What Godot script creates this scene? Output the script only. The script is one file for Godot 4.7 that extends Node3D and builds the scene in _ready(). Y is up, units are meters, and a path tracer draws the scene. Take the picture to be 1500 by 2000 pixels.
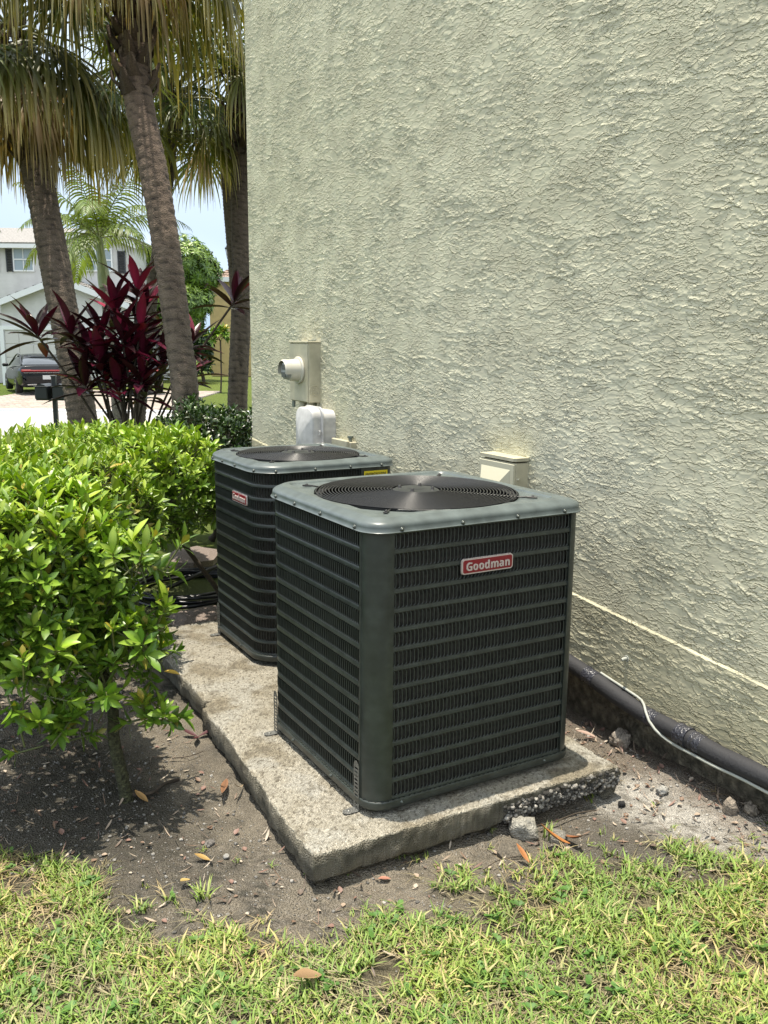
extends Node3D

# ---------------------------------------------------------------- mesh builder
class MB:
	var v := PackedVector3Array()
	var n := PackedVector3Array()
	var uv := PackedVector2Array()
	var c := PackedColorArray()
	var ix := PackedInt32Array()
	var col := Color(1, 1, 1)

	func vert(p: Vector3, nn: Vector3, t := Vector2.ZERO) -> int:
		v.append(p); n.append(nn); uv.append(t); c.append(col)
		return v.size() - 1

	func tri(a: int, b: int, d: int) -> void:
		ix.append(a); ix.append(b); ix.append(d)

	func quad(a: Vector3, b: Vector3, d: Vector3, e: Vector3, out := Vector3.ZERO) -> void:
		var nn := (b - a).cross(e - a)
		if nn.length_squared() < 1e-16:
			nn = (d - b).cross(e - b)
		nn = nn.normalized()
		if out != Vector3.ZERO and nn.dot(out) < 0.0:
			nn = -nn
		var i := vert(a, nn, Vector2(0, 0))
		vert(b, nn, Vector2(1, 0)); vert(d, nn, Vector2(1, 1)); vert(e, nn, Vector2(0, 1))
		tri(i, i + 1, i + 2); tri(i, i + 2, i + 3)

	func poly(pts: PackedVector3Array, nn: Vector3) -> void:
		var i := v.size()
		for p in pts:
			vert(p, nn, Vector2(p.x, p.z))
		for k in range(1, pts.size() - 1):
			tri(i, i + k, i + k + 1)

	# a grid of rows x cols points with smooth normals; flip turns the normals round
	func grid(pts: PackedVector3Array, rows: int, cols: int, closed := false, flip := false, cols_c := PackedColorArray(), uvs := PackedVector2Array()) -> void:
		var i0 := v.size()
		for r in rows:
			for k in cols:
				var a := pts[r * cols + (k + 1 if k + 1 < cols else (0 if closed else k))]
				var b := pts[r * cols + (k - 1 if k > 0 else (cols - 1 if closed else k))]
				var d := pts[mini(r + 1, rows - 1) * cols + k]
				var e := pts[maxi(r - 1, 0) * cols + k]
				var nn := (a - b).cross(d - e)
				if nn.length_squared() < 1e-18:
					nn = Vector3.UP
				nn = nn.normalized()
				v.append(pts[r * cols + k]); n.append(-nn if flip else nn)
				uv.append(uvs[r * cols + k] if uvs.size() else Vector2(float(k) / maxi(cols - 1, 1), float(r) / maxi(rows - 1, 1)))
				c.append(cols_c[r * cols + k] if cols_c.size() else col)
		for r in rows - 1:
			for k in (cols if closed else cols - 1):
				var k2 := (k + 1) % cols
				var p := i0 + r * cols + k
				var q := i0 + r * cols + k2
				ix.append(p); ix.append(q); ix.append(q + cols)
				ix.append(p); ix.append(q + cols); ix.append(p + cols)

	func box(ctr: Vector3, size: Vector3, b := Basis()) -> void:
		var h := size * 0.5
		for ax in 3:
			for sg in [-1.0, 1.0]:
				var nn := Vector3.ZERO; nn[ax] = sg
				var a := Vector3.ZERO; a[(ax + 1) % 3] = 1.0
				var d := Vector3.ZERO; d[(ax + 2) % 3] = 1.0
				quad(ctr + b * ((nn - a - d) * h), ctr + b * ((nn + a - d) * h), ctr + b * ((nn + a + d) * h), ctr + b * ((nn - a + d) * h), b * nn)

	# box with chamfered edges
	func cbox(ctr: Vector3, size: Vector3, ch: float, b := Basis()) -> void:
		var h := size * 0.5
		for ax in 3:
			for sg in [-1.0, 1.0]:
				var u := (ax + 1) % 3
				var w := (ax + 2) % 3
				var pts := []
				for q in [[-1, -1], [1, -1], [1, 1], [-1, 1]]:
					var p := Vector3.ZERO
					p[ax] = sg * h[ax]; p[u] = q[0] * (h[u] - ch); p[w] = q[1] * (h[w] - ch)
					pts.append(ctr + b * p)
				var nn := Vector3.ZERO; nn[ax] = sg
				quad(pts[0], pts[1], pts[2], pts[3], b * nn)
		for ax in 3:
			var u := (ax + 1) % 3
			var w := (ax + 2) % 3
			for su in [-1.0, 1.0]:
				for sw in [-1.0, 1.0]:
					var pts := []
					for q in [[-1, 0], [1, 0], [1, 1], [-1, 1]]:
						var p := Vector3.ZERO
						p[ax] = q[0] * (h[ax] - ch)
						p[u] = su * (h[u] - (ch if q[1] == 0 else 0.0)); p[w] = sw * (h[w] - (0.0 if q[1] == 0 else ch))
						pts.append(ctr + b * p)
					var nn := Vector3.ZERO; nn[u] = su; nn[w] = sw
					quad(pts[0], pts[1], pts[2], pts[3], b * nn)
		for sx in [-1.0, 1.0]:
			for sy in [-1.0, 1.0]:
				for sz in [-1.0, 1.0]:
					var s := Vector3(sx, sy, sz)
					var a := ctr + b * (s * (h - Vector3(0, ch, ch)))
					var d := ctr + b * (s * (h - Vector3(ch, 0, ch)))
					var e := ctr + b * (s * (h - Vector3(ch, ch, 0)))
					var nn := (b * s).normalized()
					var i := vert(a, nn); vert(d, nn); vert(e, nn)
					tri(i, i + 1, i + 2)

	# a tube through points; radii one per point
	func tube(path: PackedVector3Array, radii: PackedFloat32Array, seg := 8, caps := true, vscale := 1.0) -> void:
		var m := path.size()
		var i0 := v.size()
		var side := Vector3.ZERO
		var run := 0.0
		for r in m:
			var tan := (path[mini(r + 1, m - 1)] - path[maxi(r - 1, 0)]).normalized()
			if side == Vector3.ZERO:
				side = tan.cross(Vector3.UP if absf(tan.y) < 0.9 else Vector3.RIGHT).normalized()
			side = (side - tan * side.dot(tan)).normalized()
			var up := side.cross(tan)
			if r > 0:
				run += path[r].distance_to(path[r - 1])
			var rad := radii[mini(r, radii.size() - 1)]
			for k in seg + 1:
				var a := TAU * k / seg
				var nn := side * cos(a) + up * sin(a)
				vert(path[r] + nn * rad, nn, Vector2(float(k) / seg, run * vscale))
		for r in m - 1:
			for k in seg:
				var p := i0 + r * (seg + 1) + k
				tri(p, p + 1, p + seg + 2); tri(p, p + seg + 2, p + seg + 1)
		if caps:
			for e in [0, m - 1]:
				var nn := (path[0] - path[1]).normalized() if e == 0 else (path[m - 1] - path[m - 2]).normalized()
				var ci := vert(path[e], nn)
				for k in seg + 1:
					vert(v[i0 + e * (seg + 1) + k], nn)
				for k in seg:
					tri(ci, ci + 1 + k, ci + 2 + k)

	# turned round the y axis: profile of (radius, y)
	func lathe(prof: PackedVector2Array, seg := 24, xf := Transform3D(), flip := false) -> void:
		var pts := PackedVector3Array()
		for p in prof:
			for k in seg:
				var a := TAU * k / seg
				pts.append(xf * Vector3(cos(a) * p.x, p.y, sin(a) * p.x))
		grid(pts, prof.size(), seg, true, flip)

	func torus(ctr: Vector3, rad: float, thick: float, seg := 64, ring := 6, b := Basis()) -> void:
		var pts := PackedVector3Array()
		var i0 := v.size()
		for k in seg:
			var a := TAU * k / seg
			var d := Vector3(cos(a), 0, sin(a))
			for q in ring:
				var e := TAU * q / ring
				var nn := d * cos(e) + Vector3.UP * sin(e)
				vert(ctr + b * (d * rad + nn * thick), b * nn)
		for k in seg:
			for q in ring:
				var p := i0 + k * ring + q
				var p2 := i0 + k * ring + (q + 1) % ring
				var s := i0 + ((k + 1) % seg) * ring + q
				var s2 := i0 + ((k + 1) % seg) * ring + (q + 1) % ring
				tri(p, p2, s2); tri(p, s2, s)

	func done() -> ArrayMesh:
		# turn every triangle so that it faces along its normals (front faces run clockwise)
		for t in range(0, ix.size(), 3):
			var a := ix[t]; var b := ix[t + 1]; var d := ix[t + 2]
			if (v[d] - v[a]).cross(v[b] - v[a]).dot(n[a] + n[b] + n[d]) < 0.0:
				ix[t + 1] = d; ix[t + 2] = b
		var arr := []
		arr.resize(Mesh.ARRAY_MAX)
		arr[Mesh.ARRAY_VERTEX] = v; arr[Mesh.ARRAY_NORMAL] = n; arr[Mesh.ARRAY_TEX_UV] = uv
		arr[Mesh.ARRAY_COLOR] = c; arr[Mesh.ARRAY_INDEX] = ix
		var me := ArrayMesh.new()
		me.add_surface_from_arrays(Mesh.PRIMITIVE_TRIANGLES, arr)
		return me

# rounded rectangle walked from its front edge: front, right, back, left; p(s) gives place and outward normal
class RRect:
	var x0: float; var x1: float; var z0: float; var z1: float   # z1 is the front
	var r: Array                                                  # front-left, front-right, back-right, back-left
	var cuts := []
	var total := 0.0
	func _init(ax0: float, ax1: float, az0: float, az1: float, ar: Array) -> void:
		x0 = ax0; x1 = ax1; z0 = az0; z1 = az1; r = ar
		var w := x1 - x0
		var d := z1 - z0
		var lens := [w - r[0] - r[1], r[1] * PI / 2, d - r[1] - r[2], r[2] * PI / 2, w - r[2] - r[3], r[3] * PI / 2, d - r[3] - r[0], r[0] * PI / 2]
		for l in lens:
			cuts.append(total)
			total += l
		cuts.append(total)
	func at(s: float, off := 0.0) -> Vector3:
		var q := place(s)
		return Vector3(q[0].x + q[1].x * off, 0, q[0].y + q[1].y * off)
	func nrm(s: float) -> Vector3:
		var q: Array = place(s)
		return Vector3(q[1].x, 0, q[1].y)
	func place(s: float) -> Array:
		s = fposmod(s, total)
		var k := 0
		while k < 7 and s >= cuts[k + 1]:
			k += 1
		var t: float = s - cuts[k]
		match k:
			0: return [Vector2(x0 + r[0] + t, z1), Vector2(0, 1)]
			2: return [Vector2(x1, z1 - r[1] - t), Vector2(1, 0)]
			4: return [Vector2(x1 - r[2] - t, z0), Vector2(0, -1)]
			6: return [Vector2(x0, z0 + r[3] + t), Vector2(-1, 0)]
		var ri: int = [1, 2, 3, 0][(k - 1) / 2]
		var ctr: Vector2 = [Vector2(x1 - r[1], z1 - r[1]), Vector2(x1 - r[2], z0 + r[2]), Vector2(x0 + r[3], z0 + r[3]), Vector2(x0 + r[0], z1 - r[0])][(k - 1) / 2]
		var a0: float = [PI / 2, 0.0, -PI / 2, PI][(k - 1) / 2]
		var a: float = a0 - (t / r[ri] if r[ri] > 0.0 else 0.0)
		var nn := Vector2(cos(a), sin(a))
		return [ctr + nn * r[ri], nn]
	func s_front(x: float) -> float: return x - x0 - r[0]
	func s_right(z: float) -> float: return cuts[2] + (z1 - r[1] - z)
	func s_left(z: float) -> float: return cuts[6] + (z - z0 - r[3])

# ---------------------------------------------------------------- scene helpers
var rng := RandomNumberGenerator.new()
var taken := {}
var M := {}
var nz := FastNoiseLite.new()
const YAW := 0.5246

func numbered(called: String) -> String:
	if not taken.has(called):
		taken[called] = 0
		return called
	taken[called] += 1
	return "%s_%03d" % [called, taken[called]]

func thing(called: String, label: String, category: String, at := Vector3.ZERO, turn := 0.0, group := "") -> Node3D:
	var o := Node3D.new()
	o.name = numbered(called)
	add_child(o)
	o.position = at
	o.rotation.y = turn
	tag(o, label, category, group)
	return o

func tag(o: Node3D, label: String, category: String, group := "") -> Node3D:
	o.set_meta("label", label)
	o.set_meta("category", category)
	if group:
		o.set_meta("group", group)
	return o

func put(called: String, m: Mesh, mat: Material, parent: Node3D = null, at := Transform3D(), kind := "") -> MeshInstance3D:
	var o := MeshInstance3D.new()
	o.mesh = m
	if mat:
		o.material_override = mat
	o.transform = at
	if parent == null or parent == self:
		o.name = numbered(called)
		add_child(o)
	else:
		var tries := 0
		var nm := called
		while parent.has_node(nm):
			tries += 1
			nm = "%s_%03d" % [called, tries]
		o.name = nm
		parent.add_child(o)
	if kind:
		o.set_meta("kind", kind)
	return o

# many pieces of one name under one parent, without the slow search for free names
func pieces(called: String, meshes: Array, places: Array, mat: Material, parent: Node3D) -> void:
	for k in places.size():
		var o := MeshInstance3D.new()
		o.mesh = meshes[k % meshes.size()]
		o.material_override = mat
		o.transform = places[k]
		o.name = called if k == 0 else "%s_%03d" % [called, k]
		parent.add_child(o)

func multi(called: String, m: Mesh, mat: Material, places: Array, colors: Array, parent: Node3D = null) -> MultiMeshInstance3D:
	var mm := MultiMesh.new()
	mm.transform_format = MultiMesh.TRANSFORM_3D
	mm.use_colors = colors.size() > 0
	mm.mesh = m
	mm.instance_count = places.size()
	for k in places.size():
		mm.set_instance_transform(k, places[k])
		if colors.size():
			mm.set_instance_color(k, colors[k])
	var o := MultiMeshInstance3D.new()
	o.multimesh = mm
	o.material_override = mat
	o.set_meta("kind", "stuff")
	if parent == null:
		o.name = numbered(called)
		add_child(o)
	else:
		var nm := called
		var tries := 0
		while parent.has_node(nm):
			tries += 1
			nm = "%s_%03d" % [called, tries]
		o.name = nm
		parent.add_child(o)
	return o

func lin(r: float, g: float, b: float) -> Color:
	return Color(r, g, b).linear_to_srgb()

func mat(called: String, colour: Color, rough := 0.8, metal := 0.0, vc := false) -> StandardMaterial3D:
	var m := StandardMaterial3D.new()
	m.resource_name = called
	m.albedo_color = colour
	m.roughness = rough
	m.metallic = metal
	m.vertex_color_use_as_albedo = vc
	m.cull_mode = BaseMaterial3D.CULL_DISABLED
	M[called] = m
	return m

# grey noise between a and b, mirrored on both axes so that its edges meet without a seam
func noise_tex(size: int, freq: float, a: float, b: float, octaves := 4, sd := 1, kind := FastNoiseLite.TYPE_SIMPLEX_SMOOTH) -> ImageTexture:
	var f := FastNoiseLite.new()
	f.noise_type = kind
	f.frequency = freq
	f.fractal_octaves = octaves
	f.seed = sd
	var h := size / 2
	var im := f.get_image(h, h)
	im.convert(Image.FORMAT_L8)
	var by := im.get_data()
	var lut := PackedByteArray()
	for k in 256:
		lut.append(int(255.0 * lerpf(a, b, k / 255.0)))
	for k in by.size():
		by[k] = lut[by[k]]
	im = Image.create_from_data(h, h, false, Image.FORMAT_L8, by)
	var out := Image.create_empty(size, size, false, Image.FORMAT_L8)
	out.blit_rect(im, Rect2i(0, 0, h, h), Vector2i(0, 0))
	im.flip_x()
	out.blit_rect(im, Rect2i(0, 0, h, h), Vector2i(h, 0))
	im.flip_y()
	out.blit_rect(im, Rect2i(0, 0, h, h), Vector2i(h, h))
	im.flip_x()
	out.blit_rect(im, Rect2i(0, 0, h, h), Vector2i(0, h))
	return ImageTexture.create_from_image(out)

func height_tex(size: int, freq: float, octaves := 4, sd := 1, kind := FastNoiseLite.TYPE_SIMPLEX_SMOOTH) -> ImageTexture:
	return noise_tex(size, freq, 0.0, 1.0, octaves, sd, kind)

func tri_map(m: StandardMaterial3D, scale: float, world := true) -> void:
	m.uv1_triplanar = true
	m.uv1_world_triplanar = world
	m.uv1_scale = Vector3.ONE * scale

func facing(dir: Vector3, up := Vector3.UP) -> Basis:      # y axis along dir
	var y := dir.normalized()
	var x := y.cross(up if absf(y.dot(up)) < 0.98 else Vector3.RIGHT).normalized()
	return Basis(x, y, x.cross(y))

func nn2(x: float, z: float, f := 1.0) -> float:
	return nz.get_noise_2d(x * f * 100.0, z * f * 100.0)

# ground height: level beside the house, falling a little to the street
func forward(x: float, z: float) -> float:
	return (x + 1.206) * sin(YAW) - (z - 2.151) * cos(YAW)

func ground_y(x: float, z: float) -> float:
	return -0.345 * smoothstep(5.5, 14.0, forward(x, z))

# a place in the rotated frame of the street: across to the right, ahead from where the viewer stands
func street_at(right: float, ahead: float, y := 0.0) -> Vector3:
	return Vector3(-1.206 + right * cos(YAW) + ahead * sin(YAW), y, 2.151 + right * sin(YAW) - ahead * cos(YAW))

func _ready() -> void:
	# ------------------------------------------------------------ camera, sky, sun, exposure
	var cam := Camera3D.new()
	cam.name = "camera"
	cam.fov = 60.26
	cam.near = 0.05
	cam.far = 600.0
	cam.position = Vector3(-1.206, 1.5315, 2.1511)
	cam.rotation = Vector3(-0.1894, -0.5246, 0.0089)
	add_child(cam)
	cam.current = true
	var env := Environment.new()
	env.background_mode = Environment.BG_SKY
	var sky := Sky.new()
	var sm := ProceduralSkyMaterial.new()
	sm.sky_top_color = lin(0.80, 0.86, 0.92)
	sm.sky_horizon_color = lin(0.36, 0.47, 0.60)
	sm.sky_curve = 0.36
	sm.ground_bottom_color = Color(0.55, 0.55, 0.48)
	sm.ground_horizon_color = Color(0.7, 0.7, 0.66)
	sm.sun_angle_max = 1.0
	sm.sky_energy_multiplier = 1.0
	sm.sky_cover = cloud_cover()
	sm.sky_cover_modulate = Color(1, 1, 1, 1)
	sky.sky_material = sm
	env.sky = sky
	env.background_energy_multiplier = 0.9
	env.tonemap_mode = Environment.TONE_MAPPER_LINEAR
	env.tonemap_exposure = 1.95
	env.sdfgi_enabled = true
	env.ssao_enabled = true
	env.ssil_enabled = true
	var we := WorldEnvironment.new()
	we.name = "world"
	we.environment = env
	add_child(we)
	var sun := DirectionalLight3D.new()
	sun.name = "sun"
	sun.light_energy = 1.25
	sun.light_color = Color(1.0, 0.965, 0.90)
	sun.light_angular_distance = 0.5
	sun.shadow_enabled = true
	sun.sky_mode = DirectionalLight3D.SKY_MODE_LIGHT_ONLY
	add_child(sun)
	var to_sun := Vector3(-0.060, 1.0, -0.05).normalized()
	sun.basis = Basis.looking_at(-to_sun, Vector3.FORWARD)

	nz.noise_type = FastNoiseLite.TYPE_SIMPLEX_SMOOTH
	nz.frequency = 0.01
	nz.fractal_octaves = 3
	nz.seed = 7
	rng.seed = 12345
	make_materials()
	build_ground()
	build_street()
	build_house()
	build_slab()
	build_ac_units()
	build_wall_fixtures()
	build_pipe()
	build_far_houses()
	build_cars()
	build_street_things()
	build_palms()
	build_ti_plant()
	build_shrubs()
	build_mango()
	build_litter()
	build_grass()

func cloud_cover() -> ImageTexture:
	var w := 1024
	var h := 512
	var f := FastNoiseLite.new()
	f.noise_type = FastNoiseLite.TYPE_SIMPLEX_SMOOTH
	f.frequency = 1.0
	f.fractal_octaves = 5
	f.seed = 31
	var im := Image.create_empty(w, h, false, Image.FORMAT_RGBA8)
	for y in h:
		var up := PI * (0.5 - (y + 0.5) / h)
		for x in w:
			var a := TAU * (x + 0.5) / w
			var d := Vector3(cos(up) * cos(a), maxf(sin(up), 0.0) * 1.8, cos(up) * sin(a)) * 1.9
			var q := f.get_noise_3d(d.x, d.y, d.z)
			var k := smoothstep(-0.2, 0.4, q) * 0.42
			im.set_pixel(x, y, Color(0.93, 0.95, 0.98, k if up > 0.0 else 0.0))
	return ImageTexture.create_from_image(im)

func make_materials() -> void:
	var m: StandardMaterial3D
	m = mat("ground", Color.WHITE, 0.95, 0.0, true)
	m.albedo_texture = noise_tex(2048, 0.14, 0.58, 1.0, 6, 3)
	m.heightmap_enabled = true
	m.heightmap_texture = height_tex(2048, 0.08, 6, 5)
	m.heightmap_scale = 2.0
	tri_map(m, 0.7)
	m.metallic_specular = 0.25

	m = mat("concrete", Color.WHITE, 0.93, 0.0, true)
	m.albedo_texture = noise_tex(2048, 0.13, 0.66, 1.0, 6, 11)
	m.heightmap_enabled = true
	m.heightmap_texture = height_tex(2048, 0.10, 6, 12)
	m.heightmap_scale = 1.6
	tri_map(m, 0.85)
	m.metallic_specular = 0.3

	m = mat("footing", lin(0.235, 0.205, 0.145), 0.95)
	m.albedo_texture = noise_tex(512, 0.02, 0.45, 1.0, 5, 21)
	m.heightmap_enabled = true
	m.heightmap_texture = height_tex(512, 0.07, 5, 22)
	m.heightmap_scale = 0.8
	tri_map(m, 1.6)

	m = mat("street", lin(0.40, 0.385, 0.36), 0.95)
	m.albedo_texture = noise_tex(512, 0.03, 0.88, 1.0, 4, 23)
	tri_map(m, 0.2)
	m = mat("paver", lin(0.44, 0.385, 0.34), 0.95)
	m.albedo_texture = noise_tex(512, 0.05, 0.75, 1.0, 4, 24)
	tri_map(m, 0.4)

	# air conditioner paint, wire, coil
	m = mat("ac_paint", lin(0.050, 0.059, 0.052), 0.42)
	m.albedo_texture = noise_tex(512, 0.02, 0.70, 1.0, 6, 31)
	m.roughness_texture = noise_tex(512, 0.03, 0.75, 1.0, 4, 32)
	tri_map(m, 1.7)
	m = mat("ac_cap", lin(0.125, 0.150, 0.148), 0.42)
	m.albedo_texture = noise_tex(512, 0.02, 0.76, 1.0, 6, 33)
	m.roughness_texture = noise_tex(512, 0.02, 0.7, 1.0, 4, 34)
	tri_map(m, 1.3)
	m = mat("ac_wire", lin(0.030, 0.030, 0.031), 0.28)
	m.metallic_specular = 0.32
	mat("ac_hub", lin(0.022, 0.024, 0.025), 0.4)
	mat("ac_dark", lin(0.012, 0.012, 0.012), 0.7)
	m = mat("ac_coil", lin(0.085, 0.078, 0.066), 0.6, 0.1)
	m.albedo_texture = noise_tex(256, 0.03, 0.55, 1.0, 4, 35)
	tri_map(m, 5.0)
	mat("ac_screw", lin(0.10, 0.11, 0.10), 0.35, 0.6)
	m = mat("galvanised", lin(0.30, 0.30, 0.28), 0.5, 0.55)
	m.albedo_texture = noise_tex(256, 0.05, 0.5, 1.0, 3, 36)
	tri_map(m, 12.0)
	mat("badge_red", lin(0.22, 0.008, 0.016), 0.4)
	mat("badge_white", lin(0.50, 0.42, 0.39), 0.4)
	mat("label_yellow", lin(0.75, 0.60, 0.02), 0.5)
	mat("ink", lin(0.012, 0.012, 0.012), 0.6)
	mat("white_label", lin(0.78, 0.78, 0.76), 0.5)
	mat("motor", lin(0.03, 0.03, 0.03), 0.5, 0.3)

	# things on the wall
	m = mat("beige_paint", lin(0.52, 0.48, 0.345), 0.55)
	m.albedo_texture = noise_tex(256, 0.015, 0.86, 1.0, 4, 41)
	tri_map(m, 2.0)
	mat("pale_paint", lin(0.50, 0.475, 0.35), 0.55)
	mat("meter_cream", lin(0.52, 0.50, 0.425), 0.4)
	mat("meter_dark", lin(0.05, 0.055, 0.055), 0.3)
	mat("meter_grey", lin(0.30, 0.31, 0.31), 0.35)
	m = mat("telecom_white", lin(0.58, 0.565, 0.545), 0.5)
	m.albedo_texture = noise_tex(256, 0.02, 0.86, 1.0, 4, 42)
	tri_map(m, 3.0)
	m = mat("foam", lin(0.022, 0.022, 0.025), 0.75)
	m.heightmap_enabled = true
	m.heightmap_texture = height_tex(256, 0.06, 4, 43)
	m.heightmap_scale = 0.12
	tri_map(m, 5.0)
	m = mat("tape", lin(0.035, 0.036, 0.045), 0.26)
	m.heightmap_enabled = true
	m.heightmap_texture = height_tex(256, 0.05, 4, 44)
	m.heightmap_scale = 0.5
	tri_map(m, 6.0)
	mat("white_cable", lin(0.36, 0.37, 0.33), 0.5)
	mat("hose", lin(0.018, 0.018, 0.022), 0.3)
	mat("copper_green", lin(0.14, 0.16, 0.13), 0.6)

	# plants
	m = mat("leaf", Color.WHITE, 0.38, 0.0, true)
	m.backlight_enabled = true
	m.backlight = Color(0.55, 0.62, 0.25)
	m = mat("leaf_dark", Color.WHITE, 0.34, 0.0, true)
	m.backlight_enabled = true
	m.backlight = Color(0.35, 0.45, 0.2)
	m = mat("ti_leaf", Color.WHITE, 0.33, 0.0, true)
	m.backlight_enabled = true
	m.backlight = Color(0.3, 0.08, 0.13)
	m = mat("grass", Color.WHITE, 0.6, 0.0, true)
	m.backlight_enabled = true
	m.backlight = Color(0.6, 0.6, 0.35)
	m = mat("palm_leaf", Color.WHITE, 0.45, 0.0, true)
	m.backlight_enabled = true
	m.backlight = Color(0.95, 0.9, 0.5)
	m = mat("bark", Color.WHITE, 0.95, 0.0, true)
	m.albedo_texture = noise_tex(512, 0.06, 0.68, 1.0, 5, 51)
	m.heightmap_enabled = true
	m.heightmap_texture = height_tex(512, 0.05, 5, 52)
	m.heightmap_scale = 0.9
	tri_map(m, 2.2)
	m = mat("twig", lin(0.11, 0.085, 0.06), 0.95)
	m.albedo_texture = noise_tex(256, 0.06, 0.5, 1.0, 4, 53)
	tri_map(m, 8.0)
	mat("dry_leaf", Color.WHITE, 0.6, 0.0, true)
	m = mat("stone", Color.WHITE, 0.95, 0.0, true)
	m.albedo_texture = noise_tex(512, 0.05, 0.55, 1.0, 5, 54)
	m.heightmap_enabled = true
	m.heightmap_texture = height_tex(512, 0.06, 5, 55)
	m.heightmap_scale = 0.6
	tri_map(m, 4.0)

	# far houses, cars
	m = mat("white_stucco", lin(0.62, 0.61, 0.60), 0.9)
	m.albedo_texture = noise_tex(256, 0.02, 0.92, 1.0, 4, 61)
	tri_map(m, 0.5)
	m = mat("yellow_stucco", lin(0.60, 0.45, 0.22), 0.9)
	m.albedo_texture = noise_tex(256, 0.02, 0.9, 1.0, 4, 62)
	tri_map(m, 0.5)
	m = mat("roof_tile", lin(0.36, 0.25, 0.19), 0.85)
	m.albedo_texture = noise_tex(256, 0.05, 0.6, 1.0, 4, 63)
	tri_map(m, 0.7)
	m = mat("grey_tile", lin(0.34, 0.32, 0.30), 0.85)
	m.albedo_texture = noise_tex(256, 0.05, 0.65, 1.0, 4, 64)
	tri_map(m, 0.7)
	mat("trim_white", lin(0.74, 0.75, 0.76), 0.6)
	mat("shutter_dark", lin(0.035, 0.037, 0.045), 0.6)
	mat("garage_door", lin(0.56, 0.54, 0.52), 0.6)
	mat("window_glass", lin(0.30, 0.36, 0.40), 0.12)
	m = mat("car_paint", lin(0.012, 0.013, 0.016), 0.25)
	m.clearcoat_enabled = true
	m.clearcoat = 0.35
	m.metallic_specular = 0.25
	m.clearcoat_roughness = 0.05
	mat("car_glass", lin(0.02, 0.024, 0.028), 0.05)
	mat("tail_red", lin(0.25, 0.01, 0.015), 0.2)
	mat("chrome", lin(0.6, 0.6, 0.62), 0.15, 0.9)
	mat("tyre", lin(0.015, 0.015, 0.015), 0.8)
	mat("plate", lin(0.55, 0.56, 0.55), 0.5)
	mat("black_metal", lin(0.018, 0.02, 0.022), 0.4)
	mat("lamp_glass", lin(0.5, 0.52, 0.52), 0.2)

# ---------------------------------------------------------------- ground
const GRASS_EDGE := [Vector2(-3.0, -0.75), Vector2(-0.98, -0.50), Vector2(-0.80, -0.28), Vector2(-0.63, 0.14), Vector2(-0.40, 0.27), Vector2(-0.21, 0.33), Vector2(0.05, 0.30), Vector2(0.32, 0.29), Vector2(0.6, 0.40), Vector2(0.89, 0.56), Vector2(1.3, 0.66)]

func grass_edge(x: float) -> float:
	for k in GRASS_EDGE.size() - 1:
		if x <= GRASS_EDGE[k + 1].x:
			return lerpf(GRASS_EDGE[k].y, GRASS_EDGE[k + 1].y, clampf((x - GRASS_EDGE[k].x) / (GRASS_EDGE[k + 1].x - GRASS_EDGE[k].x), 0.0, 1.0))
	return 0.66

# how much grass grows at a place beside the house: 0 none, 1 full
func grass_here(x: float, z: float) -> float:
	var g := smoothstep(-0.16, 0.20, z - grass_edge(x) + 0.26 * nn2(x, z, 2.6) + 0.08 * nn2(x + 9.0, z, 8.0))
	var lawn := smoothstep(0.0, 0.25, -1.02 - x + 0.12 * nn2(x, z + 5.0, 2.0) - 0.12 * smoothstep(-1.6, -0.8, z))
	if z < -2.6:
		lawn = maxf(lawn, smoothstep(0.0, 0.3, -0.55 - x + 0.1 * nn2(x, z, 2.0)))
	return clampf(maxf(g, lawn), 0.0, 1.0)

func near_height(x: float, z: float) -> float:
	var y := 0.014 * nn2(x, z, 1.3) + 0.007 * nn2(x + 3.0, z, 6.0) + 0.003 * nn2(x, z + 7.0, 22.0)
	# worn hollow along the front of the slab, small bank by the wall
	y -= 0.030 * exp(-pow((z - 0.16) / 0.11, 2.0)) * smoothstep(-0.45, -0.1, x) * (1.0 - smoothstep(0.8, 1.1, x))
	y += 0.02 * smoothstep(0.95, 1.2, x)
	return y

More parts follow.
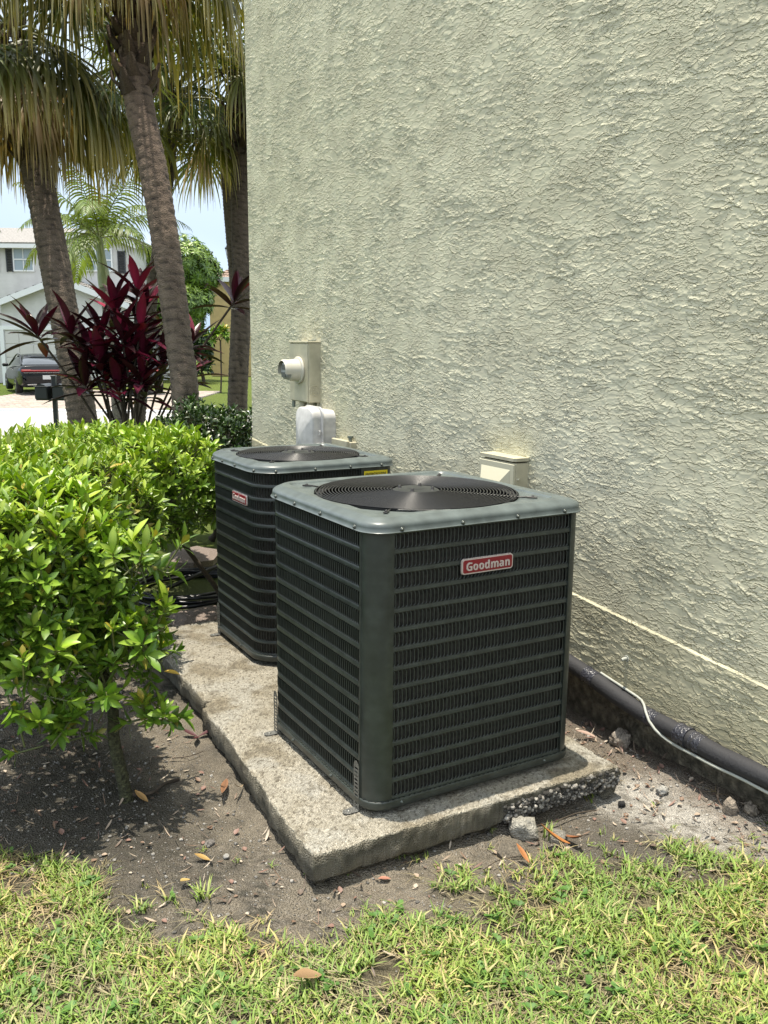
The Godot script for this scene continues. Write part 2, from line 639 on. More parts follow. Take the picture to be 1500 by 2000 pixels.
func ground_colour(x: float, z: float) -> Color:
	var soil := Color(0.36, 0.315, 0.25)
	var moss := Color(0.135, 0.126, 0.105)
	var sand := Color(0.80, 0.76, 0.68)
	var tan := Color(0.46, 0.40, 0.31)
	var a := nn2(x, z, 1.6)
	var b := nn2(x + 4.0, z - 2.0, 5.0)
	var d := nn2(x - 3.0, z + 1.0, 14.0)
	var fine := nn2(x + 6.0, z - 5.0, 42.0)
	var c := soil.lerp(moss, smoothstep(-0.10, 0.30, 0.8 * a + 0.45 * b + 0.5 * d + 0.6 * fine))
	c = c.lerp(Color(0.46, 0.41, 0.34), 0.7 * smoothstep(0.18, 0.42, fine + 0.4 * d))
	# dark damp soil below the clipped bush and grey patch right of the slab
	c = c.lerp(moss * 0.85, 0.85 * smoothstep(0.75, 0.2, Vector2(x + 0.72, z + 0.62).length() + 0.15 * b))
	c = c.lerp(Color(0.20, 0.185, 0.16), 0.7 * smoothstep(0.36, 0.12, Vector2((x - 0.72) * 0.8, z - 0.36).length() + 0.08 * b + 0.05 * d))
	# pale tan strip beside the slab
	c = c.lerp(tan, 0.75 * smoothstep(0.30, 0.05, absf(x + 0.30)) * smoothstep(-1.6, -1.2, z) * (1.0 - smoothstep(-0.35, 0.0, z)) * clampf(0.7 + b, 0.0, 1.0))
	c = c.lerp(tan, 0.7 * smoothstep(0.16, 0.04, absf(z - 0.20 - 0.05 * b)) * smoothstep(-0.2, 0.0, x) * (1.0 - smoothstep(0.55, 0.8, x)) * clampf(0.6 + a * 1.4, 0.0, 1.0))
	# pale sand washed out along the wall
	var band := smoothstep(0.24, 0.05, absf(x - 0.995 - 0.10 * (z - 0.2) - 0.03 * b)) * smoothstep(-0.05, 0.15, z)
	c = c.lerp(sand, clampf(band * (0.9 + 0.9 * d + 0.5 * b + 0.9 * fine), 0.0, 1.0))
	c = c.lerp(Color(0.34, 0.28, 0.22), 0.6 * smoothstep(1.0, 1.12, x))
	# thatch under the grass
	var g := grass_here(x, z)
	c = c.lerp(Color(0.29, 0.25, 0.16).lerp(Color(0.14, 0.125, 0.08), smoothstep(-0.3, 0.4, b + d)), g)
	var far := smoothstep(3.5, 6.5, forward(x, z))
	var lawn := Color(0.16, 0.235, 0.04).lerp(Color(0.23, 0.28, 0.07), smoothstep(-0.4, 0.5, nn2(x, z, 0.35)))
	if g > 0.0 and z < -1.0:
		c = c.lerp(lawn, g * smoothstep(-1.0, -2.4, z))
	return c.lerp(lawn, far)

func build_ground() -> void:
	var xs: Array[float] = []
	var zs: Array[float] = []
	var t := 0.0
	for k in range(16, 0, -1):
		xs.append(-2.2 - 0.03 * (pow(1.72, k) - 1.0))
	t = -2.2
	while t < 1.30:
		xs.append(t)
		t += 0.0135
	for k in range(0, 16):
		xs.append(1.30 + 0.03 * (pow(1.75, k) - 1.0))
	for k in range(17, 0, -1):
		zs.append(-2.6 - 0.03 * (pow(1.68, k) - 1.0))
	t = -2.6
	while t < 1.40:
		zs.append(t)
		t += 0.0135
	for k in range(0, 15):
		zs.append(1.40 + 0.03 * (pow(1.75, k) - 1.0))
	var pts := PackedVector3Array()
	var cs := PackedColorArray()
	for z in zs:
		for x in xs:
			var near := smoothstep(6.0, 3.5, forward(x, z))
			pts.append(Vector3(x, ground_y(x, z) + near * near_height(x, z), z))
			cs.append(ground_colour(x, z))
	var b := MB.new()
	b.grid(pts, zs.size(), xs.size(), false, false, cs)
	for k in b.n.size():
		if b.n[k].y < 0.0:
			b.n[k] = -b.n[k]
	put("ground", b.done(), M.ground, null, Transform3D(), "structure")

func build_street() -> void:
	var turn := Transform3D(Basis(Vector3.UP, -YAW), Vector3.ZERO)
	var strip := func(called: String, r0: float, r1: float, a0: float, a1: float, y: float, thick: float, m: Material) -> void:
		var b := MB.new()
		b.box(Vector3((r0 + r1) / 2, -thick / 2, 0), Vector3(r1 - r0, thick, a1 - a0))
		var q := street_at(0, (a0 + a1) / 2, y)
		put(called, b.done(), m, null, Transform3D(turn.basis, q), "structure")
	strip.call("street", -90.0, 16.0, 16.5, 23.4, -0.335, 0.25, M.street)
	strip.call("kerb", -90.0, 16.0, 23.4, 23.75, -0.29, 0.3, M.trim_white)
	strip.call("sidewalk", -90.0, -10.75, 16.05, 16.5, -0.31, 0.25, M.street)
	# block-paved drive up to the garage, one block course after another
	var drive := MB.new()
	var r2 := RandomNumberGenerator.new()
	r2.seed = 5
	drive.box(Vector3(0, -0.2, 0), Vector3(6.6, 0.3, 10.0))
	for row in 50:
		for k in 33:
			var x := -3.3 + 0.2 * k + (0.1 if row % 2 else 0.0)
			var s := r2.randf_range(0.75, 1.1)
			drive.col = Color(s, s * r2.randf_range(0.92, 1.0), s * r2.randf_range(0.86, 0.98))
			drive.cbox(Vector3(x + 0.1, -0.035 + r2.randf_range(-0.003, 0.003), -4.9 + 0.2 * row), Vector3(0.19, 0.05, 0.19), 0.006)
	M.paver.vertex_color_use_as_albedo = true
	put("driveway", drive.done(), M.paver, null, Transform3D(turn.basis, street_at(-9.55, 28.6, -0.30)), "structure")

# ---------------------------------------------------------------- the house beside the units
const WALL_X := 1.2

var sa := FastNoiseLite.new()
var sb := FastNoiseLite.new()
var sk := FastNoiseLite.new()
var sg := FastNoiseLite.new()

func stucco_setup() -> void:
	for q in [[sa, 3, 1.0, 3, 0.45], [sb, 4, 1.0, 2, 0.30], [sk, 5, 1.0, 2, 0.0], [sg, 6, 1.0, 3, 0.5]]:
		var f: FastNoiseLite = q[0]
		f.noise_type = FastNoiseLite.TYPE_SIMPLEX_SMOOTH
		f.seed = q[1]
		f.frequency = q[2]
		f.fractal_octaves = q[3]
		f.fractal_gain = 0.42
		f.domain_warp_enabled = q[4] > 0.0
		f.domain_warp_amplitude = q[4]
		f.domain_warp_frequency = 1.3
		f.domain_warp_fractal_octaves = 2

# how far the trowelled coat stands out at a place on the wall, in metres
func stucco_out(z: float, y: float) -> float:
	var v := y + 0.12 * z
	var busy := clampf((sk.get_noise_2d(z * 2.4, y * 3.2) + 0.20) * 2.6, 0.0, 1.0)
	var n := sa.get_noise_2d(z * 11.0, v * 27.0)
	var h := smoothstep(-0.05, 0.22, n) * 0.0003
	var d := absf(n - 0.10)
	if d < 0.30:
		h += (1.0 - d / 0.30) * (0.0002 + 0.0010 * busy)
	d = absf(sg.get_noise_2d(z * 4.2, v * 15.0) + 0.06)
	if d < 0.17:
		h += (1.0 - d / 0.17) * 0.0027 * clampf(sb.get_noise_2d(z * 2.0, y * 5.0) * 3.5 + 0.1, 0.0, 1.0)
	return h * 0.6

# the finer curls of the coat, as relief in the material
func stucco_fine() -> ImageTexture:
	var w := 2048
	var src := func(freq: float, sd: int, warp: float, stretch: float) -> PackedFloat32Array:
		var f := FastNoiseLite.new()
		f.noise_type = FastNoiseLite.TYPE_SIMPLEX_SMOOTH
		f.seed = sd
		f.frequency = freq
		f.fractal_octaves = 2
		f.domain_warp_enabled = true
		f.domain_warp_amplitude = warp
		f.domain_warp_frequency = freq * 1.5
		var im := f.get_seamless_image(int(w / stretch), w, false, false, 0.15)
		im.convert(Image.FORMAT_RF)
		im.resize(w, w, Image.INTERPOLATE_CUBIC)
		return im.get_data().to_float32_array()
	var a: PackedFloat32Array = src.call(0.030, 3, 16.0, 2.2)     # trowelled patches
	var b: PackedFloat32Array = src.call(0.075, 4, 9.0, 2.2)      # small curls
	var k: PackedFloat32Array = src.call(0.0065, 5, 50.0, 1.3)    # where the coat is busy or smooth
	var g: PackedFloat32Array = src.call(0.022, 6, 20.0, 2.6)     # long ridges
	var out := PackedFloat32Array()
	out.resize(w * w)
	for i in w * w:
		var n := a[i]
		var busy := clampf((k[i] - 0.36) * 3.2, 0.0, 1.0)
		var h := clampf((n - 0.50) * 14.0, 0.0, 1.0) * 0.34 - clampf((n - 0.56) * 3.0, 0.0, 0.22)
		var d := absf(n - 0.535)
		if d < 0.040:
			h += (1.0 - d / 0.040) * (0.22 + 0.30 * busy)
		d = absf(b[i] - 0.58)
		if d < 0.075:
			h += (1.0 - d / 0.075) * 0.46 * busy
		d = absf(g[i] - 0.47)
		if d < 0.020:
			h += (1.0 - d / 0.020) * 0.62 * (1.0 - 0.6 * busy)
		out[i] = h * 0.6 + b[i] * 0.05
	return ImageTexture.create_from_image(Image.create_from_data(w, w, false, Image.FORMAT_RF, out.to_byte_array()))

func stucco_bottom(z: float) -> float:
	return pipe_y(z) + 0.004 + 0.006 * nn2(z, 3.0, 3.0)

func seam_y(z: float) -> float:
	return 0.50 - 0.085 * z

func build_house() -> void:
	var m := mat("stucco", Color.WHITE, 0.82, 0.0, true)
	m.heightmap_enabled = true
	m.heightmap_texture = stucco_fine()
	m.heightmap_scale = 1.35
	stucco_setup()
	m.metallic_specular = 0.15
	m.albedo_texture = noise_tex(1024, 0.012, 0.86, 1.0, 5, 71)
	m.uv1_scale = Vector3(1, 1, 1)
	var house := thing("green_house", "sage green house side wall with rough trowelled stucco behind the condensers", "house", Vector3(WALL_X, 0, -3.95))
	# the wall that is seen: a sheet with the colour of paint, patches and dirt, from the stucco's lower edge up
	var pts := PackedVector3Array()
	var cs := PackedColorArray()
	var us := PackedVector2Array()
	var z0 := -3.95
	var b := MB.new()
	# fine relief where it is seen close, wider steps further off and higher up
	var zs := PackedFloat32Array()
	var zz := 0.62
	while zz > z0:
		zs.append(zz)
		zz -= lerpf(0.0042, 0.0125, clampf((0.3 - zz) / 4.0, 0.0, 1.0))
	zs.append(z0)
	zs.reverse()
	var ts := PackedFloat32Array()
	var yy := 0.0
	while yy < 3.75:
		ts.append(yy)
		yy += 0.0031 if yy < 2.3 else 0.0043
	ts.append(3.75)
	stucco_sheet(b, zs, ts, z0)
	zs = PackedFloat32Array([0.62, 0.7, 0.9, 1.2, 1.6, 2.0, 2.5, 3.0, 3.6, 4.4])
	ts = PackedFloat32Array([0.0, 0.3, 0.6, 1.0, 1.5, 2.0, 2.6, 3.2, 3.75])
	stucco_sheet(b, zs, ts, z0, false)
	zs = PackedFloat32Array([-3.95, -3.0, -2.0, -1.0, 0.0, 0.62, 1.0, 2.0, 3.0, 4.4])
	ts = PackedFloat32Array([3.75, 4.2, 4.8, 5.4, 5.9])
	stucco_sheet(b, zs, ts, z0, false)
	put("wall", b.done(), m, house)
	# the lower coat stands a little proud and ends in a ledge on top and a drip edge below
	b = MB.new()
	var prof := [[0.0, 1.0, 0.002], [-0.0022, 1.0, 0.0], [-0.0045, 1.0, -0.004]]
	for k in range(1, 90):
		prof.append([-0.007, 1.0 - k / 90.0, 0.0])
	prof.append_array([[-0.006, 0.0, 0.004], [-0.001, 0.0, 0.0], [0.034, 0.0, 0.004]])
	zs = PackedFloat32Array()
	zz = 0.62
	while zz > -1.6:
		zs.append(zz)
		zz -= 0.0045
	for q in [-1.7, -1.8, -1.9, -2.0, -2.1, -2.2, -2.3, -2.5, -2.7, -3.0, -3.5, -3.95]: zs.append(q)
	zs.reverse()
	for q in [0.8, 1.2, 1.8, 2.6, 3.4, 4.4]: zs.append(q)
	for q in prof:
		for k in zs.size():
			var z := zs[k]
			var y: float = lerpf(stucco_bottom(z), seam_y(z), q[1]) + q[2]
			var rel: float = stucco_out(z, y + 3.0) if q[1] < 1.0 and q[2] < 0.003 and q[0] < -0.005 else 0.0
			pts.append(Vector3(q[0] - rel, y - 2.0 * rel, z - z0))
			cs.append(wall_colour(y, z, 1.0))
			us.append(Vector2((z + 4.0) / 3.0 + 0.37, 1.0 - y / 3.0))
	b.grid(pts, prof.size(), zs.size(), false, false, cs, us)
	face_out(b, Vector3(-1, 0.3, 0))
	put("lower_coat", b.done(), m, house)
	# poured footing set back below the stucco
	b = MB.new()
	b.box(Vector3(0.235, 0.0, 3.3), Vector3(0.40, 0.6, 6.6))
	put("footing", b.done(), M.footing, house)
	# the rest of the house's body and its roof
	b = MB.new()
	b.box(Vector3(5.05, 3.29, 4.2), Vector3(9.98, 6.0, 8.36))
	b.box(Vector3(5.2, 0.1, 4.2), Vector3(9.6, 0.36, 8.2))
	put("body", b.done(), M.white_stucco, house)
	b = MB.new()
	var e := 0.02
	var q1 := Vector3(0.02, 6.3, e); var q2 := Vector3(10, 6.3, e); var q3 := Vector3(10, 6.3, 8.4); var q4 := Vector3(0.02, 6.3, 8.4)
	var r1 := Vector3(4.0, 8.0, 4.2); var r2 := Vector3(6.0, 8.0, 4.2)
	b.quad(q1, q2, r2, r1, Vector3(0, 1, -1)); b.quad(q3, q4, r1, r2, Vector3(0, 1, 1))
	b.quad(q4, q1, r1, r1, Vector3(-1, 1, 0)); b.quad(q2, q3, r2, r2, Vector3(1, 1, 0))
	put("roof", b.done(), M.roof_tile, house)

func stucco_sheet(b: MB, zs: PackedFloat32Array, ts: PackedFloat32Array, z0: float, fine := true) -> void:
	var w := zs.size()
	var hh := ts.size()
	var i0 := b.v.size()
	var seam := PackedFloat32Array()
	for z in zs: seam.append(seam_y(z))
	# colours on a coarse grid of their own
	for r in hh:
		for k in w:
			var z := zs[k]
			var y := maxf(ts[r], seam[k])
			var out := stucco_out(z, y) if fine else 0.001
			b.v.append(Vector3(-out, y - 2.0 * out if fine else y, z - z0))
			b.uv.append(Vector2((z + 4.0) / 3.0, 1.0 - y / 3.0))
			b.c.append(wall_colour(y, z, 0.0) if (not fine or ((r % 4 == 0) and (k % 4 == 0))) else Color.WHITE)
	if fine:
		for r in hh:
			var r0 := r - r % 4
			for k in w:
				if r % 4 != 0 or k % 4 != 0:
					b.c[i0 + r * w + k] = b.c[i0 + r0 * w + k - k % 4]
	for r in hh:
		for k in w:
			var a := b.v[i0 + r * w + mini(k + 1, w - 1)] - b.v[i0 + r * w + maxi(k - 1, 0)]
			var d := b.v[i0 + mini(r + 1, hh - 1) * w + k] - b.v[i0 + maxi(r - 1, 0) * w + k]
			var nn := a.cross(d)
			if nn.x > 0.0: nn = -nn
			b.n.append(nn.normalized() if nn.length_squared() > 1e-14 else Vector3.LEFT)
	for r in hh - 1:
		for k in w - 1:
			if ts[r + 1] <= minf(seam[k], seam[k + 1]): continue
			var p := i0 + r * w + k
			b.ix.append(p); b.ix.append(p + 1); b.ix.append(p + w + 1)
			b.ix.append(p); b.ix.append(p + w + 1); b.ix.append(p + w)

func face_out(b: MB, d: Vector3) -> void:
	for k in b.n.size():
		if b.n[k].dot(d) < 0.0:
			b.n[k] = -b.n[k]

func wall_colour(y: float, z: float, low: float) -> Color:
	var c := Color(0.635, 0.605, 0.445)
	c = c.lerp(Color(0.675, 0.645, 0.485), 0.5 + 0.9 * nn2(y, z, 0.45))
	# cream paint dabbed round the disconnect box, a grey patch beside it
	var p := Vector2(z + 0.92, y - 1.06)
	c = c.lerp(Color(0.70, 0.66, 0.44), 0.45 * smoothstep(0.22, 0.06, Vector2(p.x * 0.8, p.y * 1.6 - 0.02).length() + 0.05 * nn2(y, z, 5.0)))
	c = c.lerp(Color(0.56, 0.545, 0.42), 0.6 * smoothstep(0.16, 0.05, Vector2(z + 0.66, (y - 0.98) * 0.8).length()))
	c = c.lerp(Color(0.68, 0.65, 0.44), 0.5 * smoothstep(0.16, 0.05, Vector2(z + 2.55, (y - 1.15)).length()))
	if low > 0.0:
		c = c.lerp(Color(0.44, 0.40, 0.255), 0.4 + 0.35 * nn2(y + 5.0, z, 1.2))
	c = c.lerp(Color(0.36, 0.315, 0.19), 0.7 * smoothstep(0.36, 0.14, y + 0.04 * nn2(y, z, 3.0)))
	return c

# ---------------------------------------------------------------- concrete slab
func build_slab() -> void:
	var slab := thing("concrete_slab", "weathered concrete slab with broken stony edge under both condensers", "slab", Vector3(0.4, 0.0, -1.0))
	var nu := 200
	var nv := 360
	var zf := 0.080
	var zb := -2.12
	var place := func(u: float, t: float) -> Vector3:
		var z := lerpf(zf, zb, t)
		var xl := -0.226 + 0.055 * smoothstep(0.0, 0.5, t) + (0.034 * smoothstep(0.535, 0.545, t)) + 0.006 * nn2(z, 1.0, 4.0) + 0.004 * nn2(z, 5.0, 16.0)
		if t > 0.52 and t < 0.545:
			xl += 0.022
		var xr := 0.920 + 0.05 * t + 0.008 * nn2(z, 9.0, 4.0)
		var x := lerpf(xl, xr, u)
		z += (lerpf(0.0, 0.018, u) + 0.005 * nn2(x, 2.0, 4.0) + 0.0035 * nn2(x, 7.0, 18.0)) * (1.0 - t) 
		return Vector3(x, 0.1, z)
	var pts := PackedVector3Array()
	var cs := PackedColorArray()
	var off := Vector3(0.4, 0.0, -1.0)
	# rings outside the flat top: rounded arris, side, undercut
	var ring := [[0.0, 0.0], [0.002, -0.002], [0.006, -0.009], [0.010, -0.03], [0.009, -0.055], [0.006, -0.08], [-0.01, -0.10], [-0.05, -0.115]]
	var nr := ring.size() - 1
	for r in nv + 1 + 2 * nr:
		for k in nu + 1 + 2 * nr:
			var ir := clampi(r - nr, 0, nv)
			var ik := clampi(k - nr, 0, nu)
			var p: Vector3 = place.call(float(ik) / nu, float(ir) / nv)
			var a := maxi(maxi(nr - r, r - nr - nv), maxi(nr - k, k - nr - nu))
			if a > 0:
				var dx := 0.0
				var dz := 0.0
				if k < nr: dx = -1.0
				if k > nr + nu: dx = 1.0
				if r < nr: dz = 1.0
				if r > nr + nv: dz = -1.0
				var dir := Vector3(dx, 0, dz)
				var o: float = ring[a][0]
				var rough := 0.010 * nn2(p.x + p.z, ring[a][1] * 3.0 + 2.0, 7.0) + 0.006 * nn2(p.x - p.z, ring[a][1] * 5.0, 20.0)
				# the right part of the front edge has broken away underneath
				var broken := 0.0
				if dz > 0.0:
					broken = smoothstep(0.42, 0.52, p.x + 0.03 * nn2(p.x, 4.0, 8.0)) * smoothstep(0.0, 1.0, (a - 2) / 3.0)
				p += dir * (o + rough * (0.5 if a < 3 else 1.0) - 0.022 * broken)
				p.y += ring[a][1] + (0.016 * nn2(p.x + p.z, 8.0, 9.0) if a >= 6 else 0.0) + broken * 0.028 * (1.0 if a >= 5 else 0.0)
			else:
				p.y += 0.0022 * nn2(p.x, p.z, 9.0) + 0.0016 * nn2(p.x, p.z, 40.0) - 0.004 * smoothstep(0.25, 0.5, nn2(p.x, p.z + 2.0, 45.0)) + 0.003 * nn2(p.x, p.z, 1.3) - 0.0035 * smoothstep(0.2, 0.6, nn2(p.x + 3.0, p.z, 26.0)) * smoothstep(0.25, -0.1, p.x - 0.05)
				var ed := minf(minf(ik, nu - ik) * 0.0058, minf(ir, nv - ir) * 0.0061)
				if ed < 0.03:
					p.y -= 0.005 * (1.0 - ed / 0.03) * clampf(0.5 + nn2(p.x, p.z, 12.0) * 1.5, 0.0, 1.0)
			pts.append(p - off)
			var c := Color(0.72, 0.665, 0.545)
			var q := nn2(p.x, p.z, 2.2)
			c = c.lerp(Color(0.47, 0.41, 0.30), 0.9 * smoothstep(-0.1, 0.5, q + 0.5 * nn2(p.x, p.z + 5.0, 7.0)))
			c = c.lerp(Color(0.76, 0.73, 0.64), smoothstep(0.05, 0.4, nn2(p.x + 8.0, p.z, 3.2)) * 0.7)
			c = c.lerp(Color(0.25, 0.22, 0.165), 0.55 * smoothstep(0.2, 0.55, nn2(p.x, p.z + 9.0, 13.0) + 0.3 * q))
			c = c.lerp(Color(0.22, 0.19, 0.14), 0.8 * smoothstep(0.22, 0.42, nn2(p.x + 1.0, p.z, 55.0)))
			c = c * (1.0 + 0.35 * nn2(p.x, p.z + 3.0, 80.0))
			c.a = 1.0
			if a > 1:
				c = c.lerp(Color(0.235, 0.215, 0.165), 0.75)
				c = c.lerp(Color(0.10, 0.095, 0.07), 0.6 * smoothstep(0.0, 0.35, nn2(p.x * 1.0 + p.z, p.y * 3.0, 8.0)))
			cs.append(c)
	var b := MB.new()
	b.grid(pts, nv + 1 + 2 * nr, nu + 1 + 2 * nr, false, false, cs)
	var w := nu + 1 + 2 * nr
	for k in b.n.size():
		var out := Vector3(0, 1, 0)
		var kk := k % w
		var rr := k / w
		if kk < nr: out = Vector3(-1, 0.3, 0)
		elif kk > nr + nu: out = Vector3(1, 0.3, 0)
		if rr < nr: out += Vector3(0, 0, 1.0)
		elif rr > nr + nv: out += Vector3(0, 0, -1.0)
		if b.n[k].dot(out) < 0.0:
			b.n[k] = -b.n[k]
	put("slab_body", b.done(), M.concrete, slab)
	# bare pebbles where the edge has crumbled
	var peb := []
	for k in 3:
		peb.append(lump(0.5, 900 + k, 0.3, 5, 8))
	for k in 3:
		var places := []
		var cols := []
		for j in 300:
			var x := rng.randf_range(0.44, 0.93)
			var y := rng.randf_range(0.012, 0.078) + 0.012 * smoothstep(0.5, 0.9, x)
			var s := rng.randf_range(0.007, 0.021) * (1.0 if y > 0.03 else 0.85)
			var z := zf + 0.018 * (x + 0.22) / 1.14 + 0.001 + rng.randf_range(-0.010, 0.007)
			places.append(Transform3D(Basis.from_euler(Vector3(rng.randf() * 6, rng.randf() * 6, rng.randf() * 6)).scaled(Vector3(s, s * rng.randf_range(0.7, 1.0), s)), Vector3(x, y, z) - off))
			var t := rng.randf()
			var v := lerpf(0.06, 0.22, t) if t < 0.55 else rng.randf_range(0.35, 0.65)
			cols.append(Color(v, v * 0.93, v * 0.82))
		multi("pebble_edge", peb[k], M.stone, places, cols, slab)

# a rough lump of about unit diameter 2*rad
func lump(rad: float, sd: int, rough: float, rows := 6, cols := 10, flat := 1.0) -> ArrayMesh:
	var f := FastNoiseLite.new()
	f.seed = sd
	f.frequency = 1.3
	f.noise_type = FastNoiseLite.TYPE_SIMPLEX
	var pts := PackedVector3Array()
	for r in rows + 1:
		for k in cols:
			var a := TAU * k / cols
			var e := PI * (r / float(rows) - 0.5)
			var d := Vector3(cos(e) * cos(a), sin(e), cos(e) * sin(a))
			var s := 1.0 + rough * f.get_noise_3dv(d) * 1.6
			var p := d * rad * s
			p.y *= flat
			pts.append(p)
	var b := MB.new()
	b.grid(pts, rows + 1, cols, true)
	for k in b.n.size():
		if b.n[k].dot(b.v[k]) < 0.0:
			b.n[k] = -b.n[k]
		if absf(b.n[k].y) > 0.999 and absf(b.v[k].x) < 1e-5:
			b.n[k] = b.v[k].normalized()
	return b.done()

# an angular stone with flat facets
func shard(size: Vector3, sd: int) -> ArrayMesh:
	var r := RandomNumberGenerator.new()
	r.seed = sd
	var top := PackedVector3Array()
	var bot := PackedVector3Array()
	var mid := PackedVector3Array()
	var m := 7
	for k in m:
		var a := TAU * (k + r.randf_range(-0.3, 0.3)) / m
		var d := Vector3(cos(a), 0, sin(a))
		bot.append(Vector3(d.x * size.x * r.randf_range(0.44, 0.55), -size.y * 0.35, d.z * size.z * r.randf_range(0.44, 0.55)))
		mid.append(Vector3(bot[k].x * r.randf_range(0.95, 1.05), size.y * r.randf_range(0.15, 0.35), bot[k].z * r.randf_range(0.95, 1.05)))
		top.append(Vector3(bot[k].x * r.randf_range(0.55, 0.8), size.y * r.randf_range(0.5, 0.66), bot[k].z * r.randf_range(0.55, 0.8)))
	var b := MB.new()
	var hub := Vector3(r.randf_range(-0.1, 0.1) * size.x, size.y * 0.66, r.randf_range(-0.1, 0.1) * size.z)
	for k in m:
		var j := (k + 1) % m
		var o := (bot[k] + bot[j]).normalized()
		b.quad(bot[k], bot[j], mid[j], mid[k], o)
		b.quad(mid[k], mid[j], top[j], top[k], o + Vector3.UP)
		b.quad(top[k], top[j], hub, hub, Vector3.UP)
	return b.done()

# ---------------------------------------------------------------- air conditioner condensers

func build_ac_units() -> void:
	# [first, last] stretches along the outline that are plain sheet, in the walk of RRect
	var w1 := 0.795
	var r1 := RRect.new(-w1 / 2, w1 / 2, -0.40, 0.40, [0.062, 0.05, 0.12, 0.125])
	var a := ac_unit("condenser", "dark green-grey condenser in front, nearest on the slab, with fan grille on top", r1, 0.8455, 0.893, [[r1.s_left(0.40 - 0.0665), r1.total + r1.s_front(-w1 / 2 + 0.0745)], [r1.s_front(-w1 / 2 + 0.7445), r1.s_right(0.40 - 0.10)]], 0.352, Vector3(w1 / 2, 0.10, -0.40), 0.021)
	# name plate on the front
	badge(a, Transform3D(Basis(), Vector3(-w1 / 2 + 0.4075, 0.760, 0.4045)), 0.197, 0.050)
	# steel straps that hold it down
	for z in [0.40 - 0.075, -0.40 + 0.092]:
		strap(a, Vector3(-w1 / 2 - 0.005, 0, z), -1.0)
	# white maker's sticker inside the fan opening, and scuffs
	var b := MB.new()
	for k in 12:
		var t0 := 1.80 + 0.042 * k
		var t1 := t0 + 0.042
		b.quad(Vector3(cos(t0) * 0.3505, 0.9245, sin(t0) * 0.3505), Vector3(cos(t1) * 0.3505, 0.9245, sin(t1) * 0.3505), Vector3(cos(t1) * 0.326, 0.9245, sin(t1) * 0.326), Vector3(cos(t0) * 0.326, 0.9245, sin(t0) * 0.326), Vector3.UP)
	put("sticker", b.done(), M.white_label, a)

	var w2 := 0.665
	var r2 := RRect.new(-w2 / 2, w2 / 2, -0.335, 0.335, [0.12, 0.05, 0.05, 0.125])
	var c := ac_unit("condenser", "dark green-grey condenser behind, by the hedge, with yellow energy label", r2, 0.829, 0.876, [[r2.s_front(-w2 / 2 + 0.49), r2.s_right(0.335 - 0.10)]], 0.292, Vector3(0.197 + w2 / 2, 0.10, -1.335 - 0.335), 0.020)
	badge(c, Transform3D(Basis(Vector3.UP, -PI / 2), Vector3(-w2 / 2 - 0.0045, 0.741, -1.557 - (-1.335 - 0.335))), 0.178, 0.048)
	# yellow energy label on the plain strip
	b = MB.new()
	b.box(Vector3(0, -0.055, 0), Vector3(0.122, 0.15, 0.001))
	var lab := put("energy_label", b.done(), M.label_yellow, c, Transform3D(Basis(), Vector3(-w2 / 2 + 0.567, 0.838, 0.3392)))
	text("ENERGYGUIDE", 0.0148, lab, Transform3D(Basis(), Vector3(0, 0.0035, 0.0012)), M.ink, 0.0008, "lettering", 0.108)
	b = MB.new()
	b.box(Vector3.ZERO, Vector3(0.112, 0.002, 0.0006))
	put("rule", b.done(), M.ink, lab, Transform3D(Basis(), Vector3(0, -0.0085, 0.0009)))
	for k in 5:
		b = MB.new()
		b.box(Vector3(-0.015 * (k % 2), 0, 0), Vector3(0.10 - 0.03 * (k % 2), 0.006, 0.0006))
		put("print", b.done(), M.ink, lab, Transform3D(Basis(), Vector3(0, -0.025 - 0.016 * k, 0.0009)))
	strap(c, Vector3(-w2 / 2 - 0.005, 0, -0.335 + 0.12), -1.0)

func text(s: String, h: float, parent: Node3D, at: Transform3D, m: Material, depth := 0.002, called := "lettering", fit := 0.0, bold := true) -> void:
	var t := TextMesh.new()
	var f := SystemFont.new()
	f.font_names = PackedStringArray(["Droid Sans"])
	f.font_weight = 800 if bold else 400
	t.font = f
	t.text = s
	t.font_size = 64
	t.pixel_size = h / 64.0 * 1.35
	t.depth = depth
	t.curve_step = 1.0
	var o := put(called, t, m, parent, at)
	if fit > 0.0:
		var wid := t.get_aabb().size.x
		o.transform.basis = o.transform.basis.scaled_local(Vector3(fit / wid, 1, 1))

func rounded_plate(w: float, h: float, r: float, depth: float, seg := 5) -> MB:
	var b := MB.new()
	var out := PackedVector3Array()
	for q in 4:
		var cx := (w / 2 - r) * (1 if q == 0 or q == 3 else -1)
		var cy := (h / 2 - r) * (1 if q < 2 else -1)
		for k in seg + 1:
			var a := PI / 2 * (q + float(k) / seg)
			out.append(Vector3(cx + cos(a) * r, cy + sin(a) * r, 0))
	var front := PackedVector3Array()
	for p in out:
		front.append(Vector3(p.x * (1.0 - 0.0012 / w * 2.0), p.y * (1.0 - 0.0012 / h * 2.0), depth))
	b.poly(front, Vector3(0, 0, 1))
	for k in out.size():
		var j := (k + 1) % out.size()
		b.quad(out[k], out[j], front[j], front[k], Vector3(out[k].x / w, out[k].y / h, 0.1))
	return b

func badge(parent: Node3D, at: Transform3D, w: float, h: float) -> void:
	var o := put("name_plate", rounded_plate(w, h, 0.010, 0.006).done(), M.badge_white, parent, at)
	put("red_field", rounded_plate(w - 0.0085, h - 0.0085, 0.0070, 0.0014).done(), M.badge_red, o, Transform3D(Basis(), Vector3(0, 0, 0.0056)))
	text("Goodman", 0.0262, o, Transform3D(Basis(), Vector3(0, -0.0005, 0.0082)), M.badge_white, 0.0030, "lettering", w * 0.84)

